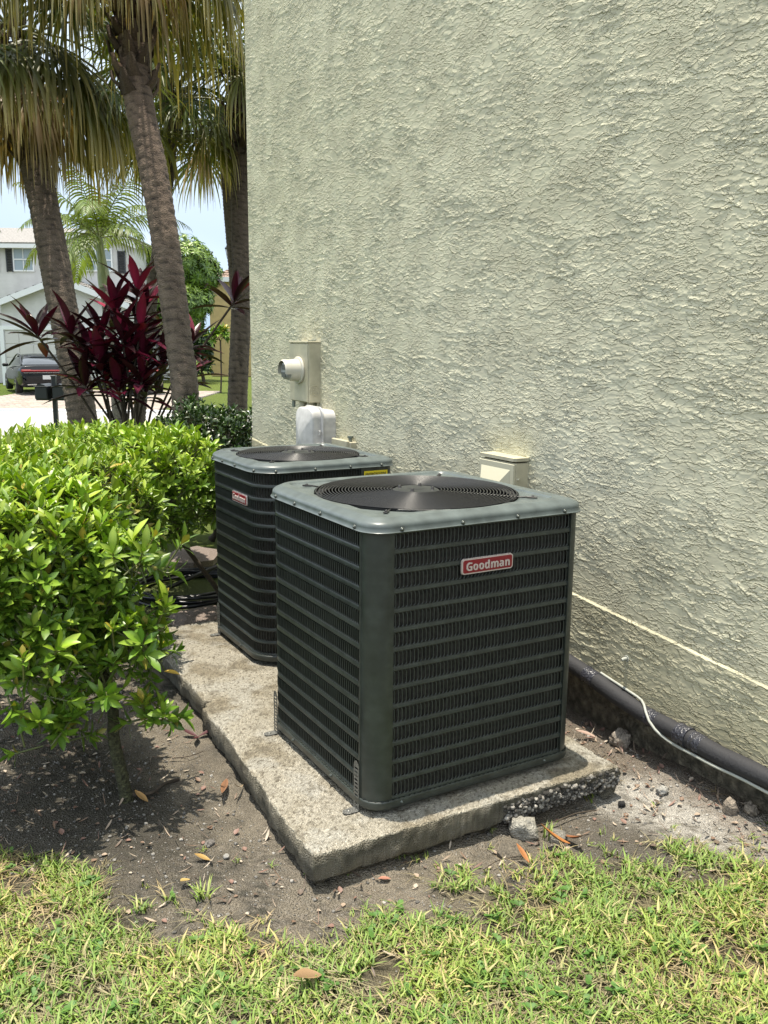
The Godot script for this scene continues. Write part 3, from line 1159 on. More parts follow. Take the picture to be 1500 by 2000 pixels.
func strap(parent: Node3D, at: Vector3, side: float) -> void:
	var b := MB.new()
	# upright with punched holes drawn as short bars between two rails
	var t := 0.0018
	for dz in [-0.0128, 0.0128]:
		b.box(Vector3(-0.003, 0.075, dz), Vector3(t, 0.15, 0.0064))
	for k in 12:
		b.box(Vector3(-0.003, 0.006 + 0.0128 * k, 0), Vector3(t, 0.0055, 0.0192))
	var pts := PackedVector3Array()
	for k in 9:
		var a := PI * k / 8
		pts.append(Vector3(-0.0035, 0.15 + sin(a) * 0.016, cos(a) * 0.016))
	b.poly(pts, Vector3(-1, 0, 0))
	# foot on the concrete, rounded end
	pts.clear()
	pts.append(Vector3(-0.003, 0.004, 0.016))
	pts.append(Vector3(-0.003, 0.004, -0.016))
	for k in 9:
		var a := -PI / 2 - PI * k / 8
		pts.append(Vector3(-0.034 + cos(a) * 0.016, 0.004, sin(a) * 0.016))
	b.poly(pts, Vector3.UP)
	b.lathe(PackedVector2Array([Vector2(0.0001, 0.0085), Vector2(0.004, 0.008), Vector2(0.006, 0.0045)]), 10, Transform3D(Basis(), Vector3(-0.03, 0, 0)))
	put("hold_down_strap", b.done(), M.galvanised, parent, Transform3D(Basis(Vector3.UP, 0.0), at))

func ac_unit(called: String, label: String, rr: RRect, row_base: float, rim: float, solids: Array, hole: float, at: Vector3, base_y: float) -> Node3D:
	var u := thing(called, label, "air conditioner", at, 0.0, "condensers on the concrete slab")
	# ---- base pan: a skirt with a rolled lip, closed below
	var b := MB.new()
	var n := 160
	var pts := PackedVector3Array()
	for q in [[0.001, base_y + 0.030], [0.0075, base_y + 0.0285], [0.009, base_y + 0.024], [0.009, base_y + 0.008], [0.006, base_y + 0.001], [-0.004, base_y], [-0.06, base_y + 0.002]]:
		for k in n:
			var s := rr.total * k / n
			var p := rr.at(s, q[0])
			p.y = q[1]
			pts.append(p)
	b.grid(pts, 7, n, true)
	out_of_centre(b)
	var under := PackedVector3Array()
	for k in n:
		var p := rr.at(rr.total * k / n, -0.06)
		p.y = base_y + 0.002
		under.append(p)
	b.poly(under, Vector3.DOWN)
	put("base_pan", b.done(), M.ac_paint, u)
	for sx in [-1, 1]:
		for sz in [-1, 1]:
			b = MB.new()
			b.cbox(Vector3(sx * (rr.x1 - 0.13), base_y / 2, sz * (rr.z1 - 0.13)), Vector3(0.06, base_y, 0.06), 0.004)
			put("foot", b.done(), M.ac_dark, u)
	# ---- coil behind the louvres: fins as fine ribs round the outline
	b = MB.new()
	pts = PackedVector3Array()
	var ys := 150
	for r in ys + 1:
		for k in 121:
			var p := rr.at(rr.total * k / 120.0, -0.0185 - (0.0035 if r % 2 else 0.0))
			p.y = lerpf(base_y + 0.03, rim, r / float(ys))
			pts.append(p)
	b.grid(pts, ys + 1, 121)
	out_of_centre(b)
	put("coil", b.done(), M.ac_coil, u)
	# ---- louvre rows over every stretch that is not plain
	var free := []
	var cur: float = fposmod(solids[-1][1], rr.total)
	for q in solids:
		var a: float = fposmod(q[0], rr.total)
		var len := fposmod(a - cur, rr.total)
		free.append([cur, cur + len])
		cur = fposmod(q[1], rr.total)
	var pitch := 0.01345
	for k in 14:
		var y0 := row_base - 0.0055 - (row_base - 0.0055 - base_y - 0.0375) / 13.0 * k
		for f in free:
			var row := MB.new()
			var cnt := int(floor((f[1] - f[0]) / pitch))
			if cnt < 3:
				continue
			var step: float = (f[1] - f[0]) / cnt
			for j in cnt:
				var s: float = f[0] + step * j
				louvre(row, rr, s + 0.0065, y0, 0.0455, s > rr.cuts[1] and s < rr.total - 0.001)
			# the flat web below this row
			var wp := PackedVector3Array()
			var segs := int(ceil((f[1] - f[0]) / 0.02))
			for q in [[y0 + 0.001, -0.003], [y0 - 0.0012, 0.0], [y0 - 0.0062, 0.0006], [y0 - 0.0105, 0.0016], [y0 - 0.0128, 0.0018], [y0 - 0.0142, 0.0], [y0 - 0.0150, -0.003]]:
				for j in segs + 1:
					var p := rr.at(f[0] + (f[1] - f[0]) * j / segs, q[1])
					p.y = q[0] if k < 13 else q[0] * 1.0
					wp.append(p)
			row.grid(wp, 7, segs + 1)
			out_of_centre(row)
			put("louvre_row", row.done(), M.ac_paint, u)
	# frame strips above the first row
	b = MB.new()
	var top := PackedVector3Array()
	for q in [[rim + 0.006, 0.0], [row_base + 0.0395, 0.0], [row_base + 0.0385, -0.004]]:
		for k in n:
			var p := rr.at(rr.total * k / n, q[1])
			p.y = q[0]
			top.append(p)
	b.grid(top, 3, n, true)
	out_of_centre(b)
	put("top_strip", b.done(), M.ac_paint, u)
	# plain panels with a turned edge
	for q in solids:
		b = MB.new()
		var pp := PackedVector3Array()
		var segs := 40
		for y in [rim + 0.004, base_y + 0.029]:
			for j in segs + 5:
				var t := clampf((j - 2) / float(segs), 0.0, 1.0)
				var off := 0.0024
				if j == 0 or j == segs + 4: off = -0.004
				var p := rr.at(lerpf(q[0], q[1], t), off)
				p.y = y
				pp.append(p)
		b.grid(pp, 2, segs + 5)
		out_of_centre(b)
		put("corner_panel", b.done(), M.ac_paint, u)
		# the lapped edge that shows as a seam line
		b = MB.new()
		pp = PackedVector3Array()
		var sl: float = q[0] + 0.0085
		for y in [rim + 0.003, base_y + 0.030]:
			for qq in [[-0.0085, 0.0028], [-0.0085, 0.0052], [-0.0015, 0.0052], [-0.0005, 0.0028]]:
				var p := rr.at(sl + qq[0], qq[1])
				p.y = y
				pp.append(p)
		b.grid(pp, 2, 4)
		out_of_centre(b)
		put("seam_flange", b.done(), M.ac_paint, u)
	# narrow uprights that break the rows at the rounded corners
	# ---- cap
	ac_cap(u, rr, rim, hole)
	# ---- screws round the rim and the base
	var scr := MB.new()
	scr.lathe(PackedVector2Array([Vector2(0.0001, 0.0062), Vector2(0.0026, 0.0056), Vector2(0.0042, 0.0034), Vector2(0.0042, 0.002), Vector2(0.0066, 0.0016), Vector2(0.0068, -0.001)]), 10)
	var sm := scr.done()
	var spots := []
	for x in [0.092, 0.307, 0.516, 0.708]:
		spots.append(rr.s_front(rr.x0 + x / 0.795 * (rr.x1 - rr.x0)))
	for z in [0.082, 0.312, 0.508, 0.667]:
		spots.append(rr.s_left(rr.z1 - z / 0.8 * (rr.z1 - rr.z0)))
	for z in [0.1, 0.4, 0.7]:
		spots.append(rr.s_right(rr.z1 - z / 0.8 * (rr.z1 - rr.z0)))
	var places := []
	for s in spots:
		var p := rr.at(s, 0.0135)
		p.y = rim + 0.0085
		places.append(Transform3D(facing(rr.nrm(s)), p))
	for s in [rr.s_front(rr.x0 + 0.107), rr.s_front(rr.x1 - 0.12), rr.s_left(rr.z1 - 0.25), rr.s_left(rr.z1 - 0.55)]:
		var p := rr.at(s, 0.009)
		p.y = base_y + 0.0165
		places.append(Transform3D(facing(rr.nrm(s)), p))
	pieces("screw", [sm], places, M.ac_screw, u)
	return u

func out_of_centre(b: MB) -> void:
	for k in b.n.size():
		var p := b.v[k]
		var o := Vector3(p.x, 0, p.z)
		if absf(p.x) > absf(p.z): o = Vector3(p.x, 0, 0.15 * p.z)
		else: o = Vector3(0.15 * p.x, 0, p.z)
		if b.n[k].dot(o) < 0.0 and absf(b.n[k].y) < 0.9:
			b.n[k] = -b.n[k]

# one slat: its proud edge runs straight and curls to the left at the foot
func louvre(row: MB, rr: RRect, s: float, y0: float, h: float, turned := false) -> void:
	var pts := PackedVector3Array()
	for q in [[0.0, -0.0095, 0.0], [0.045, -0.0045, 0.5], [0.11, -0.0012, 0.9], [0.20, 0.0, 1.0], [0.86, 0.0, 1.0], [0.95, -0.0018, 0.7], [1.0, -0.0035, 0.15]]:
		for e in [[-0.0012, 0.0004], [0.0, 0.0026], [0.0014, 0.0018], [0.0052, -0.0088]]:
			var sh: float = q[1] if e[1] > -0.005 else q[1] * 0.8
			var along: float = e[0] + sh
			var p := rr.at(s + (0.001 - along if turned else along), e[1] * (q[2] if e[1] > 0.0 else 1.0))
			p.y = y0 + h * q[0]
			pts.append(p)
	row.grid(pts, 7, 4)

func ac_cap(u: Node3D, rr: RRect, rim: float, hole: float) -> void:
	var n := 224
	var half := minf(rr.x1, rr.z1) * 0.845
	var deck_r := 0.03
	var top := rim + 0.040
	var deck := func(p: Vector3) -> float:    # 1 on the sunk deck, 0 on the raised border
		var q := Vector2(absf(p.x), absf(p.z)) - Vector2(half - deck_r, half - deck_r) * Vector2(rr.x1, rr.z1) / minf(rr.x1, rr.z1)
		var d := Vector2(maxf(q.x, 0), maxf(q.y, 0)).length() + minf(maxf(q.x, q.y), 0.0) - deck_r
		return smoothstep(0.004, -0.004, d)
	var pts := PackedVector3Array()
	var rows := []
	var rings := 46
	for k in n:
		var s := rr.total * k / n
		rows.append([rr.at(s, 0.012), rr.nrm(s), rr.at(s, 0.0)])
	for r in rings + 1:
		for k in n:
			var o: Vector3 = rows[k][0]
			var sh: Vector3 = o - rows[k][1] * 0.038
			var a := atan2(sh.z, sh.x)
			var hp := Vector3(cos(a), 0, sin(a)) * hole
			var t := r / float(rings)
			var p := hp.lerp(sh, t)
			var e := Vector2(p.x, p.z).length() - hole
			var y := top - 0.0075 * float(deck.call(p)) - 0.004 * smoothstep(0.02, 0.0, e)
			# gentle fall towards the outer edge
			p.y = y
			pts.append(p)
	for q in [[0.0340, 0.0005], [0.0310, 0.0016], [0.0140, 0.0088], [0.0080, 0.0118], [0.0040, 0.0155], [0.0018, 0.0200], [0.0010, 0.0250], [0.0005, 0.0360], [-0.0050, 0.0385], [-0.0050, 0.0402], [0.0115, 0.0405]]:
		for k in n:
			var o: Vector3 = rows[k][0]
			var p: Vector3 = o - rows[k][1] * q[0]
			p.y = top - q[1]
			pts.append(p)
	var b := MB.new()
	b.grid(pts, rings + 12, n, true)
	for k in b.n.size():
		var p := b.v[k]
		var out := Vector3(p.x, 0, p.z) if k >= (rings + 5) * n else Vector3.UP
		if k >= (rings + 10) * n: out = Vector3.DOWN
		if b.n[k].dot(out) < 0.0:
			b.n[k] = -b.n[k]
	var cap := put("cap", b.done(), M.ac_cap, u)
	# throat of the fan opening
	b = MB.new()
	b.lathe(PackedVector2Array([Vector2(hole, top - 0.004), Vector2(hole - 0.004, top - 0.008), Vector2(hole - 0.005, top - 0.03), Vector2(hole - 0.005, top - 0.16), Vector2(hole + 0.02, top - 0.2)]), 72)
	for k in b.n.size():
		b.n[k] = Vector3(-b.v[k].x, 0.02, -b.v[k].z).normalized()
	put("throat", b.done(), M.ac_dark, u)
	b = MB.new()
	b.lathe(PackedVector2Array([Vector2(hole - 0.001, top - 0.012), Vector2(hole - 0.024, top - 0.0125), Vector2(hole - 0.027, top - 0.018)]), 72)
	face_out(b, Vector3.UP)
	put("orifice_lip", b.done(), M.ac_dark, u)
	b = MB.new()
	var floor_p := PackedVector3Array()
	for k in 40:
		var p := rr.at(rr.total * k / 40.0, -0.03)
		p.y = top - 0.40
		floor_p.append(p)
	b.poly(floor_p, Vector3.UP)
	put("inner_floor", b.done(), M.ac_dark, u)
	# ---- fan: motor and three broad blades
	b = MB.new()
	b.lathe(PackedVector2Array([Vector2(0.0001, top - 0.03), Vector2(0.06, top - 0.03), Vector2(0.07, top - 0.04), Vector2(0.07, top - 0.17), Vector2(0.05, top - 0.18)]), 24)
	face_out_radial(b)
	put("fan_motor", b.done(), M.motor, u)
	for k in 3:
		b = MB.new()
		var bp := PackedVector3Array()
		for r in 8:
			for j in 8:
				var rad := lerpf(0.05, hole - 0.02, r / 7.0)
				var wid := lerpf(0.35, 0.55, r / 7.0)
				var a := k * TAU / 3 + (j / 7.0 - 0.5) * wid * 2.0 + 0.25 * r / 7.0
				bp.append(Vector3(cos(a) * rad, top - 0.15 - 0.05 * (j / 7.0 - 0.5) * 2.0, sin(a) * rad))
		b.grid(bp, 8, 8)
		face_out(b, Vector3.UP)
		put("fan_blade", b.done(), M.motor, u)
	# ---- wire guard: concentric rings, spokes, hub plate; slightly domed
	var gy := top - 0.0005
	var dome := func(r: float) -> float: return gy + 0.007 * (1.0 - pow(r / hole, 2.0)) - 0.002
	var count := 24
	for k in count:
		var r := lerpf(0.088, hole - 0.006, k / float(count - 1))
		var g := MB.new()
		g.torus(Vector3(0, dome.call(r), 0), r, 0.0019, 110, 6)
		put("guard_ring", g.done(), M.ac_wire, u)
	for k in 8:
		var a := PI / 4 + k * PI / 4 + (0.0 if k % 2 == 0 else 0.06)
		var g := MB.new()
		var reach := hole * 1.155 if k % 2 == 0 else hole - 0.004
		var path := PackedVector3Array()
		for j in 9:
			var r := lerpf(0.06, reach, j / 8.0)
			path.append(Vector3(cos(a) * r, lerpf(float(dome.call(minf(r, hole))) - 0.0042, top - 0.002, smoothstep(hole - 0.01, reach, r) if k % 2 == 0 else 0.0), sin(a) * r))
		g.tube(path, PackedFloat32Array([0.0026]), 6)
		if k % 2 == 0:
			g.cbox(Vector3(cos(a) * (reach - 0.008), top - 0.004, sin(a) * (reach - 0.008)), Vector3(0.034, 0.004, 0.013), 0.001, Basis(Vector3.UP, -a))
			g.lathe(PackedVector2Array([Vector2(0.0001, 0.007), Vector2(0.004, 0.0055), Vector2(0.005, 0.002)]), 10, Transform3D(Basis(), Vector3(cos(a) * (reach - 0.006), top - 0.004, sin(a) * (reach - 0.006))))
		put("guard_spoke", g.done(), M.ac_wire, u)
	b = MB.new()
	var hy: float = dome.call(0.0)
	b.lathe(PackedVector2Array([Vector2(0.0001, hy + 0.0045), Vector2(0.03, hy + 0.0045), Vector2(0.034, hy + 0.002), Vector2(0.072, hy + 0.001), Vector2(0.081, hy - 0.004)]), 40)
	face_out(b, Vector3.UP)
	var hub := put("hub_plate", b.done(), M.ac_hub, u)
	for k in 4:
		var a := PI / 4 + k * PI / 2
		var g := MB.new()
		g.lathe(PackedVector2Array([Vector2(0.0001, 0.009), Vector2(0.006, 0.009), Vector2(0.007, 0.0), Vector2(0.011, 0.0005), Vector2(0.011, -0.001)]), 6)
		face_out(g, Vector3(0, 1, 0))
		put("bolt", g.done(), M.ac_wire, hub, Transform3D(Basis(), Vector3(cos(a) * 0.058, hy + 0.001, sin(a) * 0.058)))

func face_out_radial(b: MB) -> void:
	for k in b.n.size():
		var o := Vector3(b.v[k].x, 0, b.v[k].z)
		if absf(b.n[k].y) < 0.7 and b.n[k].dot(o) < 0.0: b.n[k] = -b.n[k]
		elif absf(b.n[k].y) >= 0.7 and b.n[k].y < 0.0 and b.v[k].y > 0.5: b.n[k] = -b.n[k]

# ---------------------------------------------------------------- boxes and meter on the wall
func build_wall_fixtures() -> void:
	# electricity meter box
	var t := thing("meter_box", "tall beige meter box with round glass-faced meter on the green wall", "meter box", Vector3(WALL_X, 1.165, -2.94))
	var b := MB.new()
	b.cbox(Vector3(-0.037, 0.182, 0), Vector3(0.083, 0.364, 0.275), 0.004)
	put("body", b.done(), M.beige_paint, t)
	b = MB.new()
	b.cbox(Vector3(-0.0815, 0.180, -0.002), Vector3(0.006, 0.350, 0.266), 0.002)
	put("front_cover", b.done(), M.beige_paint, t)
	b = MB.new()
	b.cbox(Vector3(-0.042, 0.368, 0), Vector3(0.096, 0.012, 0.286), 0.003)
	put("top_cover", b.done(), M.beige_paint, t)
	b = MB.new()
	b.cbox(Vector3(-0.02, 0.377, 0.06), Vector3(0.03, 0.008, 0.05), 0.002)
	put("hub_plate", b.done(), M.copper_green, t)
	b = MB.new()
	for r in [0.008, 0.018, 0.028]:
		b.torus(Vector3.ZERO, r * 1.15, 0.0030, 28, 6)
	put("knockout", b.done(), M.beige_paint, t, Transform3D(Basis(Vector3.RIGHT, PI / 2), Vector3(-0.043, 0.073, 0.1380)))
	var side := Basis(Vector3.BACK, PI / 2)        # y axis turned to point away from the wall
	var at := Transform3D(side, Vector3(-0.084, 0.196, 0.012))
	b = MB.new()
	b.lathe(PackedVector2Array([Vector2(0.064, 0.0), Vector2(0.080, 0.0), Vector2(0.083, 0.006), Vector2(0.083, 0.014), Vector2(0.077, 0.018), Vector2(0.068, 0.018)]), 40)
	put("meter_collar", b.done(), M.meter_cream, t, at)
	b = MB.new()
	b.lathe(PackedVector2Array([Vector2(0.069, 0.012), Vector2(0.068, 0.03), Vector2(0.065, 0.074), Vector2(0.060, 0.079), Vector2(0.0001, 0.080)]), 36)
	var dome := put("meter", b.done(), M.meter_cream, t, at)
	# hooded face with its dark windows
	b = MB.new()
	b.lathe(PackedVector2Array([Vector2(0.0001, 0.106), Vector2(0.044, 0.106), Vector2(0.054, 0.101), Vector2(0.058, 0.078)]), 32)
	put("meter_lens", b.done(), M.meter_grey, dome)
	b = MB.new()
	var hood := PackedVector3Array()
	for y in [0.07, 0.112, 0.120]:
		for k in 21:
			var a := PI * 0.5 - PI * 0.62 + PI * 1.24 * k / 20
			var r := 0.0655 if y < 0.118 else 0.058
			hood.append(Vector3(sin(a - PI / 2) * 0 + cos(a + 0.0) * 0 + r * sin(a), y, r * cos(a)))
	b.grid(hood, 3, 21)
	put("hood", b.done(), M.meter_cream, dome)
	b = MB.new()
	b.cbox(Vector3(0.018, 0.1075, 0), Vector3(0.03, 0.004, 0.056), 0.001)
	b.cbox(Vector3(-0.028, 0.1075, 0), Vector3(0.03, 0.004, 0.062), 0.001)
	put("display", b.done(), M.meter_dark, dome)
	# conduits below the meter box
	t = thing("conduit", "beige conduit pipe dropping from the meter box along the wall", "conduit", Vector3(WALL_X, 0.0, -2.95))
	b = MB.new()
	b.tube(PackedVector3Array([Vector3(-0.035, 0.1, -0.03), Vector3(-0.035, 1.172, -0.03)]), PackedFloat32Array([0.026]), 14)
	put("pipe", b.done(), M.beige_paint, t)
	b = MB.new()
	b.tube(PackedVector3Array([Vector3(-0.038, 1.12, 0.085), Vector3(-0.038, 1.172, 0.085)]), PackedFloat32Array([0.024]), 14)
	b.tube(PackedVector3Array([Vector3(-0.038, 1.05, 0.085), Vector3(-0.038, 1.13, 0.085)]), PackedFloat32Array([0.0195]), 14)
	b.tube(PackedVector3Array([Vector3(-0.008, 0.3, 0.125), Vector3(-0.008, 1.172, 0.125)]), PackedFloat32Array([0.008]), 8)
	put("fitting", b.done(), M.beige_paint, t)
	b = MB.new()
	b.cbox(Vector3(-0.07, 1.145, -0.10), Vector3(0.012, 0.04, 0.03), 0.002)
	put("hasp", b.done(), M.copper_green, t)

	# white telecom enclosure with bulging door
	t = thing("telecom_enclosure", "white plastic utility enclosure with domed door below the meter box", "enclosure", Vector3(WALL_X, 0.80, -2.725))
	b = MB.new()
	var y0 := 0.0
	body_loft(b, 0.0, -0.088, 0.130, 0.33, 0.05, 0.0)
	put("back_box", b.done(), M.telecom_white, t)
	b = MB.new()
	body_loft(b, -0.086, -0.150, 0.120, 0.345, 0.06, 0.030)
	put("door", b.done(), M.telecom_white, t)
	b = MB.new()
	body_loft(b, -0.082, -0.092, 0.138, 0.352, 0.06, 0.0)
	put("flange", b.done(), M.telecom_white, t)
	for k in 4:
		b = MB.new()
		var path := PackedVector3Array()
		for j in 15:
			var a := PI * j / 14
			var r := 0.020 + 0.018 * k
			var z := -0.005 + cos(a) * r * 1.1
			var y := -0.0 + sin(a) * r * 1.5 + 0.01 - 0.0 * k
			path.append(Vector3(-0.1515 - 0.006 * (1.0 - pow(z / 0.12, 2.0)), y + 0.02, z))
		b.tube(path, PackedFloat32Array([0.0050]), 6)
		put("door_rib", b.done(), M.telecom_white, t)
	b = MB.new()
	b.cbox(Vector3(-0.106, 0.135, 0.138), Vector3(0.05, 0.012, 0.016), 0.003)
	b.cbox(Vector3(-0.102, 0.095, 0.136), Vector3(0.012, 0.075, 0.010), 0.003)
	b.cbox(Vector3(-0.110, 0.20, 0.136), Vector3(0.012, 0.03, 0.010), 0.003)
	put("latch", b.done(), M.telecom_white, t)
	b = MB.new()
	b.cbox(Vector3(-0.153, 0.288, 0.0), Vector3(0.004, 0.006, 0.13), 0.001)
	for k in 3:
		b.cbox(Vector3(-0.1555, 0.225 - 0.012 * k, -0.01), Vector3(0.003, 0.004, 0.12 - 0.03 * k), 0.0008)
	put("raised_mark", b.done(), M.telecom_white, t)

	# small beige cable box
	t = thing("cable_box", "small beige cable box low on the wall behind the rear condenser", "cable box", Vector3(WALL_X, 0.80, -2.44))
	b = MB.new()
	b.cbox(Vector3(-0.018, 0.083, 0), Vector3(0.042, 0.166, 0.215), 0.003)
	put("body", b.done(), M.beige_paint, t)
	b = MB.new()
	b.cbox(Vector3(-0.045, 0.085, -0.006), Vector3(0.022, 0.178, 0.195), 0.004)
	put("cover", b.done(), M.beige_paint, t)
	b = MB.new()
	b.tube(PackedVector3Array([Vector3(-0.02, 0.16, 0.07), Vector3(-0.02, 0.19, 0.07)]), PackedFloat32Array([0.011]), 10)
	b.tube(PackedVector3Array([Vector3(-0.02, 0.187, 0.07), Vector3(-0.02, 0.2, 0.07)]), PackedFloat32Array([0.017]), 6)
	put("clamp", b.done(), M.copper_green, t)

	# disconnect box behind the front condenser
	t = thing("disconnect_box", "beige electrical disconnect box with sloped front on the wall by the front condenser", "electrical box", Vector3(WALL_X, 0.78, -0.90))
	b = MB.new()
	b.cbox(Vector3(-0.032, 0.127, 0), Vector3(0.072, 0.254, 0.246), 0.003)
	put("body", b.done(), M.beige_paint, t)
	b = MB.new()
	var lid := PackedVector3Array()
	# lid: flat top with a front corner cut at each end
	for y in [0.262, 0.276]:
		for p in [[0.02, -0.128], [-0.072, -0.128], [-0.079, -0.12], [-0.079, 0.118], [-0.066, 0.127], [0.02, 0.127]]:
			lid.append(Vector3(p[0], y, p[1]))
	for k in 6:
		var j := (k + 1) % 6
		b.quad(lid[k], lid[j], lid[6 + j], lid[6 + k], Vector3((lid[k].x + lid[j].x) / 2 + 0.03, 0, (lid[k].z + lid[j].z) / 2))
	b.poly(PackedVector3Array([lid[6], lid[7], lid[8], lid[9], lid[10], lid[11]]), Vector3.UP)
	b.poly(PackedVector3Array([lid[0], lid[1], lid[2], lid[3], lid[4], lid[5]]), Vector3.DOWN)
	put("lid", b.done(), M.beige_paint, t)
	b = MB.new()
	# door with a sloped, raised panel
	b.cbox(Vector3(-0.0745, 0.125, 0), Vector3(0.012, 0.250, 0.244), 0.002)
	var o := [Vector3(-0.081, 0.225, -0.105), Vector3(-0.081, 0.225, 0.100), Vector3(-0.081, 0.06, 0.100), Vector3(-0.081, 0.06, -0.105)]
	var i := [Vector3(-0.112, 0.155, -0.070), Vector3(-0.112, 0.155, 0.045), Vector3(-0.112, 0.09, 0.045), Vector3(-0.112, 0.09, -0.070)]
	for k in 4:
		var j := (k + 1) % 4
		b.quad(o[k], o[j], i[j], i[k], Vector3(-1, [1, 0, -1, 0][k], [0, 1, 0, -1][k]))
	b.quad(i[0], i[1], i[2], i[3], Vector3(-1, 0, 0))
	put("door", b.done(), M.pale_paint, t)
	b = MB.new()
	b.lathe(PackedVector2Array([Vector2(0.0001, 0.008), Vector2(0.005, 0.007), Vector2(0.006, 0.0)]), 10, Transform3D(Basis(Vector3.RIGHT, PI / 2), Vector3(-0.055, 0.185, 0.1235)))
	put("side_screw", b.done(), M.pale_paint, t)
	# white stub of pipe on the lower coat
	t = thing("pipe_stub", "small white pipe stub sticking out of the lower wall above the black pipe", "pipe stub", Vector3(WALL_X - 0.006, 0.362, -0.145))
	b = MB.new()
	b.tube(PackedVector3Array([Vector3(0.01, 0, 0), Vector3(-0.018, 0.0, 0.0), Vector3(-0.026, -0.002, 0)]), PackedFloat32Array([0.007, 0.007, 0.005]), 12)
	b.torus(Vector3(-0.001, 0, 0), 0.010, 0.003, 20, 6, Basis(Vector3.BACK, PI / 2))
	put("stub", b.done(), M.white_cable, t)

# a box whose back lies at x0 and front at x1, with rounded top corners and a belly
func body_loft(b: MB, x0: float, x1: float, hz: float, top: float, r: float, belly: float) -> void:
	var out := PackedVector2Array()
	var bot := -0.02
	for q in 4:
		var cz := (hz - r) * (1 if q == 0 or q == 3 else -1)
		var cy := top - r if q < 2 else bot + r
		for k in 8:
			var a := PI / 2 * (q + k / 7.0)
			out.append(Vector2(cz + cos(a) * r, cy + sin(a) * r))
	var n := out.size()
	var mid := Vector2(0, (top + bot) / 2)
	var pts := PackedVector3Array()
	var lv := [[0.0, 0.0], [0.75, 0.0], [0.92, 0.012], [1.0, 0.045], [1.0, 0.35], [1.0, 0.7], [1.0, 0.999]]
	for q in lv:
		for p in out:
			var d := p.lerp(mid, q[1])
			var x := lerpf(x0, x1, q[0]) - belly * clampf(q[1] * 2.0, 0.0, 1.0) * (1.0 - 0.6 * pow(absf(d.y - mid.y) / (top - bot) * 2.0, 2.0))
			pts.append(Vector3(x, d.y, d.x))
	b.grid(pts, lv.size(), n, true)
	for k in b.n.size():
		var p := b.v[k]
		var o := Vector3(-0.001, p.y - mid.y, p.z)
		if k >= 3 * n: o = Vector3(-1, 0, 0)
		if b.n[k].dot(o) < 0.0: b.n[k] = -b.n[k]

# ---------------------------------------------------------------- refrigerant pipe with its cable
func pipe_y(z: float) -> float:
	return 0.176 + 0.012 * smoothstep(0.35, 0.0, z) + 0.068 * smoothstep(0.05, -0.5, z) - 0.03 * smoothstep(0.6, 1.8, z)

func build_pipe() -> void:
	var t := thing("refrigerant_pipe", "black foam-covered refrigerant pipe with tape wraps and pale cable along the wall foot", "pipe", Vector3(WALL_X, 0, 0))
	var path := PackedVector3Array()
	var rad := PackedFloat32Array()
	var line := func(z: float) -> Vector3:
		return Vector3(-0.031 - 0.005 * sin(z * 5.0), pipe_y(z) + 0.006 * nn2(z, 2.0, 1.6), z)
	for k in 90:
		var z := lerpf(-0.62, 2.4, k / 89.0)
		path.append(line.call(z))
		rad.append(0.0325 + 0.0032 * nn2(z, 1.0, 5.0) + 0.0012 * nn2(z, 6.0, 16.0) - (0.006 * exp(-pow((z - 0.03) / 0.03, 2.0))) - 0.004 * exp(-pow((z + 0.30) / 0.03, 2.0)))
	path.insert(0, Vector3(-0.16, 0.255, -0.66)); rad.insert(0, 0.036)
	path.insert(0, Vector3(-0.40, 0.26, -0.67)); rad.insert(0, 0.036)
	var b := MB.new()
	b.tube(path, rad, 18)
	put("foam_sleeve", b.done(), M.foam, t)
	for q in [[-0.305, 0.055], [0.03, 0.05], [0.175, 0.05], [0.235, 0.05], [0.9, 0.05]]:
		b = MB.new()
		var pp := PackedVector3Array()
		var rr := PackedFloat32Array()
		for k in 12:
			var z: float = q[0] + q[1] * (k / 11.0 - 0.5)
			pp.append(line.call(z) + Vector3(0.001 * nn2(z, 4, 30.0), 0.001 * nn2(z, 8, 30.0), 0))
			rr.append((0.0325 if q[0] < -0.2 else 0.0310 if q[0] < 0.1 else 0.0348) + 0.006 * nn2(z, q[0], 25.0) + 0.0012)
		b.tube(pp, rr, 18)
		put("tape_wrap", b.done(), M.tape, t)
	# the control cable: on top of the sleeve, through the tape, then hanging below it
	var cp := PackedVector3Array()
	for k in 60:
		var z := lerpf(-0.27, 1.4, k / 59.0)
		var ctr: Vector3 = line.call(z)
		var a := lerpf(PI * 0.62, -PI * 0.28, smoothstep(-0.07, 0.12, z))
		var r := 0.0375 + 0.004 * smoothstep(-0.27, -0.15, z) * (1.0 - smoothstep(-0.09, 0.02, z)) + 0.007 * smoothstep(0.06, 0.2, z) * (1.0 - smoothstep(0.3, 0.5, z))
		cp.append(ctr + Vector3(-cos(a) * r, sin(a) * r - 0.004 * sin(z * 14.0) * smoothstep(0.05, 0.15, z), 0))
	b = MB.new()
	b.tube(cp, PackedFloat32Array([0.0052]), 8)
	put("control_cable", b.done(), M.white_cable, t)

# ---------------------------------------------------------------- houses across the street
func slab_roof(b: MB, a: Vector3, d: Vector3, e: Vector3, f: Vector3, thick: float) -> void:
	var nn := (d - a).cross(f - a).normalized()
	if nn.y < 0.0: nn = -nn
	var o := nn * thick
	b.quad(a + o, d + o, e + o, f + o, nn); b.quad(a, d, e, f, -nn)
	b.quad(a, d, d + o, a + o, (a + d) - (e + f)); b.quad(d, e, e + o, d + o, (d + e) - (a + f))
	b.quad(e, f, f + o, e + o, (e + f) - (a + d)); b.quad(f, a, a + o, f + o, (f + a) - (d + e))

